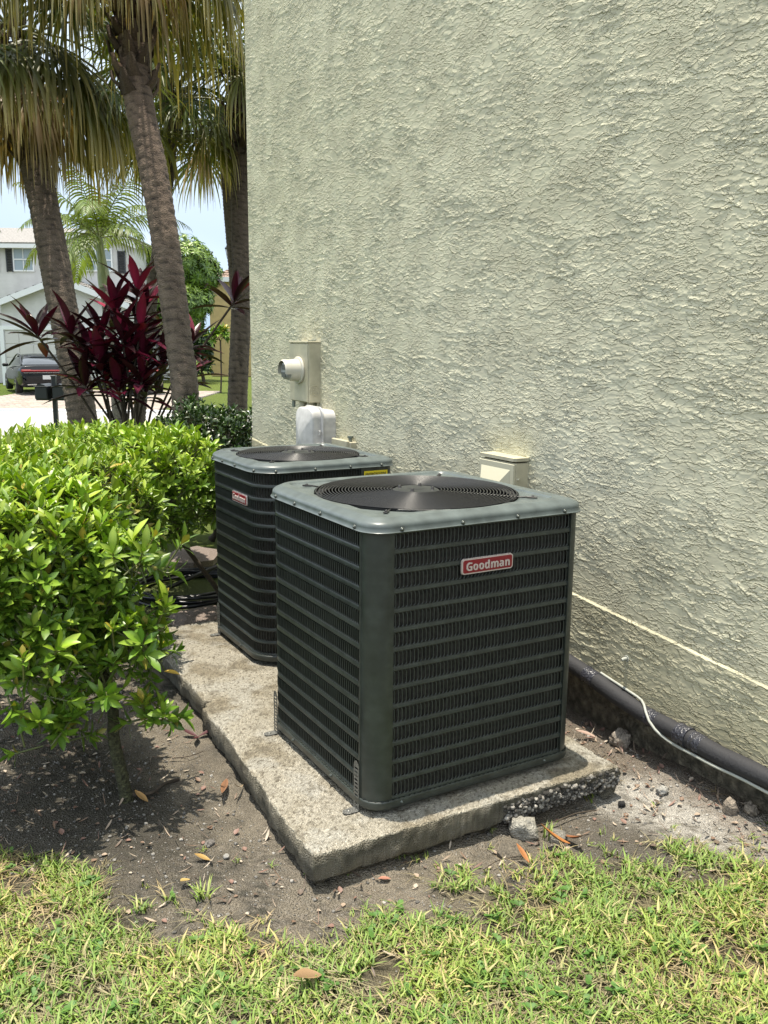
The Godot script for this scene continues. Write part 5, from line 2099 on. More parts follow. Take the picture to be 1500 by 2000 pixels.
func build_palms() -> void:
	var gl := func(p: Vector3) -> Vector3: return Vector3(p.x, ground_y(p.x, p.z) - 0.05, p.z)
	fan_palm("leaning fan palm on the far left with a shaggy skirt of straw-coloured hanging leaves", [gl.call(Vector3(0.87, 0, -8.1)), Vector3(0.85, 0.62, -8.24), Vector3(0.77, 1.78, -8.53), Vector3(0.71, 2.58, -8.74), Vector3(0.65, 3.32, -8.94), Vector3(0.55, 4.2, -9.13), Vector3(0.5, 4.75, -9.2)], 0.165, 0.175, Vector3(0.5, 4.85, -9.2), crown_list(11, 18, 24, 10, 1.15, 1.05), 101, Color(0.22, 0.16, 0.12), 60, 1.45)
	fan_palm("tall fan palm with curved ringed trunk between the hedge and the house corner", [gl.call(Vector3(1.30, 0, -5.80)), Vector3(1.32, 1.02, -5.92), Vector3(1.31, 1.61, -6.05), Vector3(1.285, 2.4, -6.24), Vector3(1.24, 3.1, -6.42), Vector3(1.18, 3.71, -6.58), Vector3(1.18, 4.31, -6.7), Vector3(1.2, 5.2, -6.85)], 0.125, 0.145, Vector3(1.2, 5.45, -6.9), crown_list(23, 16, 12, 4, 1.0, 0.95), 102, Color(0.23, 0.155, 0.11), 74, 1.75)
	fan_palm("straight dark fan palm closest to the house corner", [gl.call(Vector3(3.22, 0, -9.7)), Vector3(3.30, 0.83, -9.81), Vector3(3.48, 2.29, -10.02), Vector3(3.57, 3.43, -10.22), Vector3(3.63, 4.2, -10.35), Vector3(3.65, 5.0, -10.4)], 0.145, 0.15, Vector3(3.65, 5.25, -10.4), crown_list(37, 22, 4, 1, 1.05, 0.95), 103, Color(0.14, 0.10, 0.075), 50, 1.2)
	fan_palm("thin fan palm leaning behind the tall one with yellowing fronds", [gl.call(Vector3(2.15, 0, -11.2)), Vector3(2.42, 1.8, -11.1), Vector3(2.66, 3.21, -11.0), Vector3(2.85, 4.6, -11.0)], 0.10, 0.10, Vector3(2.88, 4.95, -11.0), crown_list(41, 22, 3, 1, 1.0, 0.95) + [[2.2, -0.2, 1.0, 0.8, 1.0, 0.9, 3], [3.3, -0.3, 1.0, 0.8, 1.0, 0.9, 3], [1.2, -0.25, 1.0, 0.8, 1.0, 0.9, 3], [4.4, -0.3, 1.0, 0.8, 0.95, 0.9, 3]], 104, Color(0.11, 0.085, 0.06), 16, 0.4)
	fan_palm("far fan palm whose fronds fill the gap high behind the leaning palm", [gl.call(Vector3(4.75, 0, -13.6)), Vector3(4.75, 2.0, -13.6), Vector3(4.6, 5.2, -13.7)], 0.11, 0.11, Vector3(4.6, 5.5, -13.7), crown_list(43, 16, 3, 2, 1.2, 1.1), 105, Color(0.11, 0.085, 0.06), 16, 0.4)
	feather_palm("slender feather palm with pale green crownshaft in front of the white house", [gl.call(Vector3(2.8, 0, -14.75)), Vector3(2.78, 1.0, -14.85), Vector3(2.76, 2.5, -15.2)], Vector3(2.72, 3.5, -15.35), 0.105, 16, 1.75, 61, Color(0.10, 0.165, 0.03))
	feather_palm("feather palm at the picture's left edge with long drooping fronds", [gl.call(Vector3(-0.95, 0, -9.6)), Vector3(-0.95, 1.0, -9.6), Vector3(-0.9, 1.9, -9.6)], Vector3(-0.85, 2.85, -9.6), 0.08, 16, 1.35, 62, Color(0.06, 0.10, 0.022))

func feather_palm(label: String, pp: Array, top: Vector3, rad: float, count: int, length: float, sd: int, green: Color) -> void:
	var base: Vector3 = pp[0]
	var t := thing("feather_palm", label, "palm tree", base, 0.0, "feather palms in the front yard")
	put("trunk", trunk_mesh(smooth_path(pp, 0.02), func(u): return lerpf(rad * 1.15, rad * 0.95, u) + 0.03 * exp(-u * 14.0), 18, Color(0.26, 0.23, 0.19), Color(0.30, 0.28, 0.22), 0.07, 0.006, sd, base), M.bark, t)
	var r := RandomNumberGenerator.new()
	r.seed = sd
	var b := MB.new()
	var st: Vector3 = pp[pp.size() - 1]
	b.col = Color(0.27, 0.30, 0.15)
	var path := PackedVector3Array()
	var rr := PackedFloat32Array()
	for k in 12:
		var u := k / 11.0
		path.append(st.lerp(top, u) - base)
		rr.append(lerpf(rad * 1.12, rad * 0.42, pow(u, 1.4)) + 0.008 * sin(u * 9.0))
	b.tube(path, rr, 16)
	put("crownshaft", b.done(), M.leaf_dark, t)
	for k in count:
		var az := k * 2.399 + r.randf_range(-0.15, 0.15)
		var el := lerpf(1.35, 0.15, k / float(count - 1))
		put("frond", feather_frond(az, el, length * r.randf_range(0.85, 1.1), r.randf_range(1.3, 2.0), green, r), M.palm_leaf, t, Transform3D(Basis(), st.lerp(top, 0.9) - base))

func feather_frond(az: float, el: float, length: float, bend: float, green: Color, r: RandomNumberGenerator) -> ArrayMesh:
	var b := MB.new()
	var d := Vector3(cos(az) * cos(el), sin(el), sin(az) * cos(el))
	var flat := Vector3(cos(az), 0, sin(az))
	var right := flat.cross(Vector3.UP)
	var p := Vector3.ZERO
	var path := PackedVector3Array([p])
	var n := 30
	for k in n:
		d = (d + Vector3.DOWN * bend / n * (0.5 + k / float(n))).normalized()
		p += d * length / n
		path.append(p)
	b.col = Color(0.20, 0.22, 0.07)
	var rad := PackedFloat32Array()
	for k in n + 1: rad.append(lerpf(0.014, 0.003, k / float(n)))
	b.tube(path, rad, 5, false)
	for k in range(4, n + 1):
		var u := k / float(n)
		var tan := (path[k] - path[k - 1]).normalized()
		var up := right.cross(tan)
		if up.y < 0.0: up = -up
		for s in [-1.0, 1.0]:
			var ln := 0.42 * sin(clampf(u * 1.05, 0, 1) * PI * 0.78 + 0.45) * r.randf_range(0.85, 1.1) * length / 1.25
			var dir: Vector3 = (right * s * 0.8 + tan * 0.65 + up * r.randf_range(0.1, 0.55)).normalized()
			var q := path[k]
			var i0 := b.v.size()
			var c := green * r.randf_range(0.7, 1.5)
			c.a = 1.0
			for m in 5:
				var w: float = [0.010, 0.019, 0.017, 0.010, 0.001][m]
				var side := dir.cross(up).normalized()
				var nn := side.cross(dir).normalized()
				if nn.y < 0: nn = -nn
				b.col = c.lerp(Color(0.20, 0.20, 0.05), m * 0.07)
				b.vert(q - side * w, (nn - side * 0.3).normalized()); b.vert(q + side * w, (nn + side * 0.3).normalized())
				dir = (dir + Vector3.DOWN * 0.42).normalized()
				q += dir * ln / 4.0
			for m in 4:
				var o := i0 + m * 2
				b.tri(o, o + 1, o + 3); b.tri(o, o + 3, o + 2)
	return b.done()

# ---------------------------------------------------------------- leaves for shrubs
# a leaf along +y, its upper side towards +z
func leaf_mesh(length: float, width: float, fold: float, curl: float, c: Color, rows := 6, widest := 0.55, mid := Color(0, 0, 0, 0)) -> MB:
	var b := MB.new()
	add_leaf(b, Transform3D(), length, width, fold, curl, c, rows, widest, mid)
	return b

func add_leaf(b: MB, xf: Transform3D, length: float, width: float, fold: float, curl: float, c: Color, rows := 5, widest := 0.55, mid := Color(0, 0, 0, 0)) -> void:
	var pts := PackedVector3Array()
	var cs := PackedColorArray()
	for r in rows:
		var u := r / float(rows - 1)
		var w := width * 0.5 * pow(sin(PI * pow(u, log(0.5) / log(widest))), 0.8)
		w = maxf(w, 0.0012)
		var y := length * (u - 0.10 * curl * u * u)
		var z := -length * curl * 0.5 * u * u
		for s in [-1.0, 0.0, 1.0]:
			pts.append(xf * Vector3(s * w, y, z + absf(s) * w * fold))
			cs.append(c if s != 0.0 or mid.a == 0.0 else mid)
	b.grid(pts, rows, 3, false, false, cs)
	var zz := xf.basis.z
	for k in range(b.n.size() - rows * 3, b.n.size()):
		if b.n[k].dot(zz) < 0.0: b.n[k] = -b.n[k]

func whorl_places(r: RandomNumberGenerator, count: int, open: float, stem: float) -> Array:
	var out := []
	for k in count:
		var a := k * 2.399 + r.randf_range(-0.3, 0.3)
		var tilt := lerpf(open, open * 0.25, k / float(count)) + r.randf_range(-0.15, 0.15)
		var dir := Vector3(sin(tilt) * cos(a), cos(tilt), sin(tilt) * sin(a))
		var up := Vector3.UP - dir * dir.y
		if up.length() < 0.05: up = Vector3(cos(a), 0, sin(a))
		up = up.normalized()
		# z: the upper face of the leaf looks towards the shoot's axis
		var x := dir.cross(up).normalized()
		out.append(Transform3D(Basis(x, dir, x.cross(dir)).scaled_local(Vector3.ONE * r.randf_range(0.75, 1.12)), Vector3(0, stem * k / count, 0)))
	return out

# rosettes over a clipped crown: places with their outward direction
func crown_places(r: RandomNumberGenerator, ctr: Vector3, half: Vector3, count: int, deep: float, low: float, pw := 3.2, lumpy := 0.12) -> Array:
	var out := []
	while out.size() < count:
		var d := Vector3(r.randfn(), r.randfn(), r.randfn()).normalized()
		if d.y < low or (d.y < -0.1 and r.randf() < 0.35):
			continue
		var k := pow(pow(absf(d.x), pw) + pow(absf(d.y), pw) + pow(absf(d.z), pw), -1.0 / pw)
		var q := d * k
		var p := q * half
		var n := Vector3(signf(q.x) * pow(absf(q.x), pw - 1.0) / half.x, signf(q.y) * pow(absf(q.y), pw - 1.0) / half.y, signf(q.z) * pow(absf(q.z), pw - 1.0) / half.z).normalized()
		p *= 1.0 + lumpy * nn2(p.x * 2.0 + p.y + ctr.x, p.z * 2.0 + ctr.z, 1.6)
		p -= n * r.randf() * r.randf() * deep
		out.append([ctr + p, n])
	return out

func shrub(called: String, label: String, trunk: Vector3, ctr: Vector3, half: Vector3, count: int, sd: int, o: Dictionary) -> Node3D:
	var r := RandomNumberGenerator.new()
	r.seed = sd
	var t := thing(called, label, o.get("category", "shrub"), trunk, 0.0, o.get("group", ""))
	# stem and branches
	var b := MB.new()
	var fork: Vector3 = ctr + Vector3(o.get("fork_x", 0.0), -half.y * 0.9, o.get("fork_z", 0.1)) - trunk
	var rad: float = o.get("rad", 0.022)
	if o.has("path"):
		b.tube(smooth_path(o.path, 0.02), PackedFloat32Array([rad * 1.8, rad * 1.35, rad * 1.15, rad * 1.05, rad, rad * 0.98, rad * 1.04, rad * 0.95, rad, rad * 0.96, rad * 1.02, rad * 0.95, rad * 0.97, rad * 0.9, rad * 0.95, rad * 0.9]), 12)
		fork = o.path[o.path.size() - 1]
	else:
		b.tube(smooth_path([Vector3.ZERO, fork * 0.4 + Vector3(0.02, 0, 0.015), fork], 0.03), PackedFloat32Array([rad * 1.5, rad * 1.1, rad, rad]), 10)
	var bark: Material = o.get("bark", M.twig)
	put("stem", b.done(), bark, t)
	var places := crown_places(r, ctr - trunk, half, count, o.get("deep", 0.12), o.get("low", -0.75), o.get("pw", 3.2), o.get("lumpy", 0.12))
	for k in o.get("branches", 16):
		var q: Array = places[(k * 37) % places.size()]
		b = MB.new()
		var m := fork.lerp(q[0], 0.5) + Vector3(r.randf_range(-0.06, 0.06), r.randf_range(-0.06, 0.02), r.randf_range(-0.06, 0.06))
		b.tube(smooth_path([fork, m, q[0]], 0.04), PackedFloat32Array([rad * 0.6, rad * 0.42, rad * 0.36, rad * 0.3, rad * 0.25, rad * 0.2, rad * 0.16]), 6)
		put("branch", b.done(), bark, t)
	for q in o.get("extra", []):
		places.append([q[0] - trunk, q[1]])
	var palette: Array = o.palette
	var ll: float = o.length
	var lw: float = o.width
	var variants := []
	var leaf_places := []
	var per: int = o.get("per", 8)
	for v in 5:
		var mb := MB.new()
		var wp := whorl_places(r, per, o.get("open", 1.15), o.get("stem", 0.03))
		for x in wp:
			var c: Color = palette[r.randi() % palette.size()] * r.randf_range(0.65, 1.3)
			if r.randf() < 0.03: c = Color(0.30, 0.26, 0.04)
			c.a = 1.0
			add_leaf(mb, x, ll * r.randf_range(0.7, 1.15), lw * r.randf_range(0.75, 1.2), r.randf_range(0.15, 0.6), r.randf_range(-0.1, 0.9), c, 5, r.randf_range(0.48, 0.62), Color(c.r * 1.35, c.g * 1.25, c.b * 1.3))
		mb.col = Color(0.16, 0.17, 0.06)
		mb.tube(PackedVector3Array([Vector3(0, -0.07, 0), Vector3(0, 0.02, 0)]), PackedFloat32Array([0.003]), 5, false)
		variants.append(mb.done())
		leaf_places.append(wp)
	var sets := [[], [], [], [], []]
	var tints := [[], [], [], [], []]
	var single := []
	var eye := Vector3(-1.206, 1.5315, 2.1511) - trunk
	var want: int = o.get("single", 0)
	for k in places.size():
		var p: Vector3 = places[k][0]
		var n: Vector3 = places[k][1]
		var axis: Vector3 = (n * 0.55 + Vector3.UP * (0.75 if n.y > -0.3 else 0.25) + Vector3(r.randf_range(-1, 1), r.randf_range(-0.6, 0.6), r.randf_range(-1, 1)) * o.get("loose", 0.4)).normalized()
		var s := r.randf_range(0.8, 1.2)
		var bs := facing(axis) * Basis(Vector3.UP, r.randf() * TAU)
		var v := r.randi() % 5
		var xf := Transform3D(bs.scaled_local(Vector3.ONE * s), p)
		if single.size() < want and k % 3 == 0 and n.dot((eye - p).normalized()) > 0.25:
			for x in leaf_places[v]:
				if single.size() < want: single.append(xf * x)
			continue
		sets[v].append(xf)
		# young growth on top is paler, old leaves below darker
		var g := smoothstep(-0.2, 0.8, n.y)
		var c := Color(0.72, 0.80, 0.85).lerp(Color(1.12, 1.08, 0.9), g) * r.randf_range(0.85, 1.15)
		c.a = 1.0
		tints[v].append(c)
	for v in 5:
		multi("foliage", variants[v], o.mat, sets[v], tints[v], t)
	if single.size():
		var lm := []
		for v in 4:
			var c: Color = palette[v % palette.size()]
			lm.append(leaf_mesh(ll, lw, 0.35, 0.15 + 0.15 * v, c, 7, 0.55, Color(c.r * 1.35, c.g * 1.25, c.b * 1.3)).done())
		pieces("leaf", lm, single, o.mat, t)
	return t

func build_shrubs() -> void:
	var pal := [Color(0.135, 0.235, 0.022), Color(0.175, 0.275, 0.026), Color(0.10, 0.19, 0.020), Color(0.215, 0.305, 0.036)]
	M.moss_bark = mat("moss_bark", Color.WHITE, 0.95)
	M.moss_bark.albedo_color = lin(0.125, 0.125, 0.06)
	M.moss_bark.albedo_texture = noise_tex(256, 0.05, 0.35, 1.0, 4, 81)
	M.moss_bark.heightmap_enabled = true
	M.moss_bark.heightmap_texture = height_tex(256, 0.06, 4, 82)
	M.moss_bark.heightmap_scale = 0.8
	tri_map(M.moss_bark, 5.0)
	var grp := "clipped shrubs of the front hedge"
	var tr := Vector3(-0.57, 0.0, -0.66)
	var ex := []
	var r := RandomNumberGenerator.new()
	r.seed = 99
	# low sprays on the near shrub, left and right of its stem
	for q in [[Vector3(-0.80, 0.36, -0.60), 0.16, 26], [Vector3(-0.50, 0.33, -0.56), 0.08, 12], [Vector3(-0.62, 0.50, -0.62), 0.18, 28], [Vector3(-0.52, 0.62, -0.60), 0.13, 24], [Vector3(-0.86, 0.55, -0.55), 0.16, 26], [Vector3(-0.50, 0.84, -0.62), 0.12, 20], [Vector3(-0.44, 0.48, -0.72), 0.10, 14]]:
		for k in q[2]:
			var d := Vector3(r.randfn(), r.randfn() * 0.6, r.randfn()).normalized()
			ex.append([q[0] + d * q[1] * r.randf(), (d + Vector3(0, -0.1, 0.3)).normalized()])
	shrub("hedge_shrub", "bright green clipped shrub closest to the viewer, on a bare mossy stem", tr, Vector3(-0.90, 0.745, -1.09), Vector3(0.42, 0.29, 0.53), 1700, 201, {
		"group": grp, "palette": pal, "length": 0.061, "width": 0.0205, "mat": M.leaf, "per": 8, "single": 296, "rad": 0.021, "bark": M.moss_bark, "branches": 26, "extra": ex, "deep": 0.14,
		"path": [Vector3(0.0, -0.03, 0.0), Vector3(-0.018, 0.10, 0.0), Vector3(-0.035, 0.22, -0.01), Vector3(-0.03, 0.34, -0.03), Vector3(-0.045, 0.46, -0.06)]})
	# roots of the near shrub show at its foot
	shrub("hedge_shrub", "clipped shrub second in the hedge, filling its middle behind the nearest", Vector3(-0.50, 0, -2.0), Vector3(-0.70, 0.76, -2.15), Vector3(0.58, 0.255, 0.72), 1900, 202, {"group": grp, "palette": pal, "length": 0.058, "width": 0.019, "mat": M.leaf, "branches": 14})
	shrub("hedge_shrub", "loose shrub beside the rear condenser, above the coiled black hoses", Vector3(0.45, 0, -2.54), Vector3(0.10, 0.735, -2.62), Vector3(0.33, 0.255, 0.46), 750, 203, {"group": grp, "palette": pal, "length": 0.062, "width": 0.021, "mat": M.leaf, "rad": 0.015, "branches": 16, "loose": 0.6, "lumpy": 0.3, "path": [Vector3.ZERO, Vector3(-0.03, 0.12, 0.0), Vector3(-0.12, 0.26, 0.02), Vector3(-0.22, 0.42, 0.0), Vector3(-0.27, 0.55, -0.02)]})
	shrub("hedge_shrub", "clipped shrub at the far end of the hedge, near the street", Vector3(0.0, 0, -3.5), Vector3(-0.02, 0.72, -3.55), Vector3(0.62, 0.235, 0.62), 1500, 204, {"group": grp, "palette": pal, "length": 0.058, "width": 0.020, "mat": M.leaf, "branches": 12})
	var dk := [Color(0.030, 0.062, 0.016), Color(0.045, 0.085, 0.02), Color(0.022, 0.045, 0.014)]
	shrub("dark_shrub", "dark glossy shrub at the house corner below the straight palm", Vector3(1.02, 0, -4.40), Vector3(1.02, 0.56, -4.42), Vector3(0.44, 0.44, 0.36), 1150, 205, {"palette": dk, "length": 0.05, "width": 0.024, "mat": M.leaf_dark, "branches": 14, "pw": 2.6, "loose": 0.7, "lumpy": 0.25, "stem": 0.05, "open": 1.3})
	shrub("far_shrub", "dark bush and slim trunk standing before the yellow house", street_at(-8.15, 40.0, -0.35), street_at(-8.25, 40.0, 1.0), Vector3(0.42, 0.95, 0.5), 220, 206, {"palette": dk, "length": 0.26, "width": 0.10, "mat": M.leaf_dark, "branches": 6, "rad": 0.08, "pw": 2.3, "lumpy": 0.4, "category": "bush"})
	shrub("light_shrub", "small light green sapling tuft in front of the yellow house wall", street_at(-6.1, 33.0, -0.35), street_at(-6.1, 33.0, 1.75), Vector3(0.28, 0.22, 0.25), 60, 207, {"palette": pal, "length": 0.24, "width": 0.08, "mat": M.leaf, "branches": 6, "rad": 0.03, "pw": 2.2, "lumpy": 0.4, "loose": 0.6, "category": "bush"})

func build_mango() -> void:
	var base := street_at((352.0 - 750.0) * 42.0 / 1724.0, 42.5, -0.35)
	var r := RandomNumberGenerator.new()
	r.seed = 301
	var t := thing("mango_tree", "round dense bright green tree behind the curved palm trunk", "tree", base)
	var b := MB.new()
	b.tube(smooth_path([Vector3(0, -0.1, 0), Vector3(0.05, 1.2, 0), Vector3(0, 2.4, 0), Vector3(0, 4.5, 0)], 0.1), PackedFloat32Array([0.24, 0.19, 0.17, 0.16, 0.15, 0.14]), 12)
	b.col = Color(0.12, 0.10, 0.08)
	for k in b.c.size(): b.c[k] = Color(0.12, 0.10, 0.08)
	put("trunk", b.done(), M.bark, t)
	for k in 9:
		b = MB.new()
		b.col = Color(0.12, 0.10, 0.08)
		var a := k * 2.4
		b.tube(smooth_path([Vector3(0, 1.8 + 0.15 * k, 0), Vector3(cos(a) * 0.7, 2.9 + 0.2 * k, sin(a) * 0.7), Vector3(cos(a) * 1.6, 3.6 + 0.3 * k, sin(a) * 1.6)], 0.1), PackedFloat32Array([0.09, 0.08, 0.07, 0.06, 0.05, 0.04]), 7)
		put("limb", b.done(), M.bark, t)
	var lumps := [[Vector3(0.1, 5.35, 0.2), 1.55], [Vector3(0.95, 4.95, 0.3), 1.05], [Vector3(-1.15, 4.9, 0.3), 1.25], [Vector3(0.35, 3.6, 0.9), 0.95], [Vector3(-0.6, 3.6, 1.0), 1.15], [Vector3(0.3, 4.2, -0.6), 1.6], [Vector3(0.75, 4.3, -0.3), 0.95], [Vector3(-1.5, 4.0, -0.2), 0.95], [Vector3(0.2, 2.9, 0.6), 0.8]]
	var sets := [[], [], []]
	var tints := [[], [], []]
	for l in lumps:
		for k in int(300 * l[1]):
			var d := Vector3(r.randfn(), r.randfn() * 0.9 + 0.2, r.randfn()).normalized()
			var p: Vector3 = l[0] + d * l[1] * (0.72 + 0.28 * r.randf()) * (1.0 + 0.18 * nn2(d.x + l[0].x, d.y + d.z, 1.5)) * Vector3(1, 0.9, 1)
			var v := r.randi() % 3
			sets[v].append(Transform3D((facing((d + Vector3.UP * 0.3).normalized()) * Basis(Vector3.UP, r.randf() * TAU)).scaled_local(Vector3.ONE * r.randf_range(0.75, 1.25)), p))
			var c := Color(0.8, 0.85, 0.8).lerp(Color(1.25, 1.15, 0.9), smoothstep(-0.3, 0.9, d.y)) * r.randf_range(0.8, 1.2)
			c.a = 1.0
			tints[v].append(c)
	for v in 3:
		var mb := MB.new()
		for k in 9:
			var a := k * 2.399
			var tilt := r.randf_range(0.9, 2.0)
			var dir := Vector3(sin(tilt) * cos(a), cos(tilt), sin(tilt) * sin(a))
			var x := dir.cross(Vector3.UP).normalized()
			var c: Color = [Color(0.11, 0.19, 0.024), Color(0.155, 0.24, 0.036), Color(0.08, 0.145, 0.02)][r.randi() % 3]
			add_leaf(mb, Transform3D(Basis(x, dir, x.cross(dir)), Vector3.ZERO), 0.27, 0.075, 0.25, 0.6, c, 4, 0.5)
		multi("crown", mb.done(), M.leaf, sets[v], tints[v], t)

func build_ti_plant() -> void:
	var base := Vector3(1.02, ground_y(1.02, -6.85), -6.85)
	var r := RandomNumberGenerator.new()
	r.seed = 401
	var t := thing("ti_plant", "burgundy red-leaved ti plant with many canes between the palm trunks", "plant", base)
	# tips of the canes: right, height, away
	var tips := [Vector3(1.16, 2.05, -6.85), Vector3(0.98, 1.86, -7.0), Vector3(0.24, 1.62, -7.3), Vector3(0.54, 1.62, -7.1), Vector3(0.78, 1.32, -6.9), Vector3(1.17, 1.66, -6.8), Vector3(1.18, 1.40, -6.8), Vector3(1.14, 1.18, -6.7), Vector3(1.42, 1.30, -6.9), Vector3(1.72, 1.52, -6.9), Vector3(2.25, 1.98, -7.0), Vector3(0.92, 1.08, -6.8), Vector3(1.30, 1.85, -7.1), Vector3(0.62, 1.12, -7.0), Vector3(0.98, 1.55, -6.8), Vector3(1.75, 1.2, -7.1), Vector3(0.84, 1.62, -7.1), Vector3(0.70, 1.42, -7.0), Vector3(1.06, 1.42, -6.9), Vector3(1.24, 1.52, -7.1), Vector3(1.00, 1.22, -7.0), Vector3(1.22, 1.05, -6.9), Vector3(0.86, 1.2, -7.1)]
	var dark := [Color(0.034, 0.008, 0.013), Color(0.055, 0.009, 0.017), Color(0.085, 0.011, 0.024), Color(0.024, 0.008, 0.010), Color(0.22, 0.02, 0.05)]
	var lm := []
	for v in 10:
		var c: Color = dark[v % 5]
		lm.append(leaf_mesh(0.42 + 0.02 * (v % 3), 0.096, 0.42, [0.15, 0.35, 0.55, 0.8, 0.25, 0.45, 0.65, 0.1, 0.3, 0.5][v], c, 8, 0.48, Color(c.r * 1.5, c.g * 1.2, c.b * 1.4)).done())
	var places := []
	var meshes := []
	for k in tips.size():
		var tip: Vector3 = tips[k] - base
		var foot := Vector3(r.randf_range(-0.16, 0.16), -0.05, r.randf_range(-0.12, 0.12))
		var b := MB.new()
		b.tube(smooth_path([foot, foot.lerp(tip, 0.5) + Vector3(0.04 * signf(tip.x) * -1.0, 0.10, 0), tip], 0.04), PackedFloat32Array([0.016, 0.015, 0.014, 0.013, 0.012]), 7)
		put("cane", b.done(), M.twig, t)
		var lean := (tip - foot.lerp(tip, 0.5)).normalized()
		var cnt := 15
		for j in cnt:
			var a := j * 2.399 + r.randf_range(-0.25, 0.25)
			var tilt := lerpf(1.55, 0.25, j / float(cnt)) + r.randf_range(-0.2, 0.2)
			var bs := facing((lean + Vector3.UP * 0.6).normalized())
			var dir := bs * Vector3(sin(tilt) * cos(a), cos(tilt), sin(tilt) * sin(a))
			var x := dir.cross(Vector3.UP)
			x = x.normalized() if x.length() > 0.05 else Vector3.RIGHT
			var z := x.cross(dir)
			if z.y < 0.0: x = -x; z = x.cross(dir)
			places.append(Transform3D(Basis(x, dir, z).scaled_local(Vector3.ONE * r.randf_range(0.75, 1.15)), tip - lean * 0.13 * (1.0 - j / float(cnt))))
			meshes.append(lm[(4 if r.randf() < 0.13 else r.randi() % 4) + (5 if r.randf() < 0.5 else 0)])
	pieces("leaf", meshes, places, M.ti_leaf, t)

# ---------------------------------------------------------------- stones, leaves, hoses on the ground
func gy(x: float, z: float) -> float:
	return near_height(x, z)

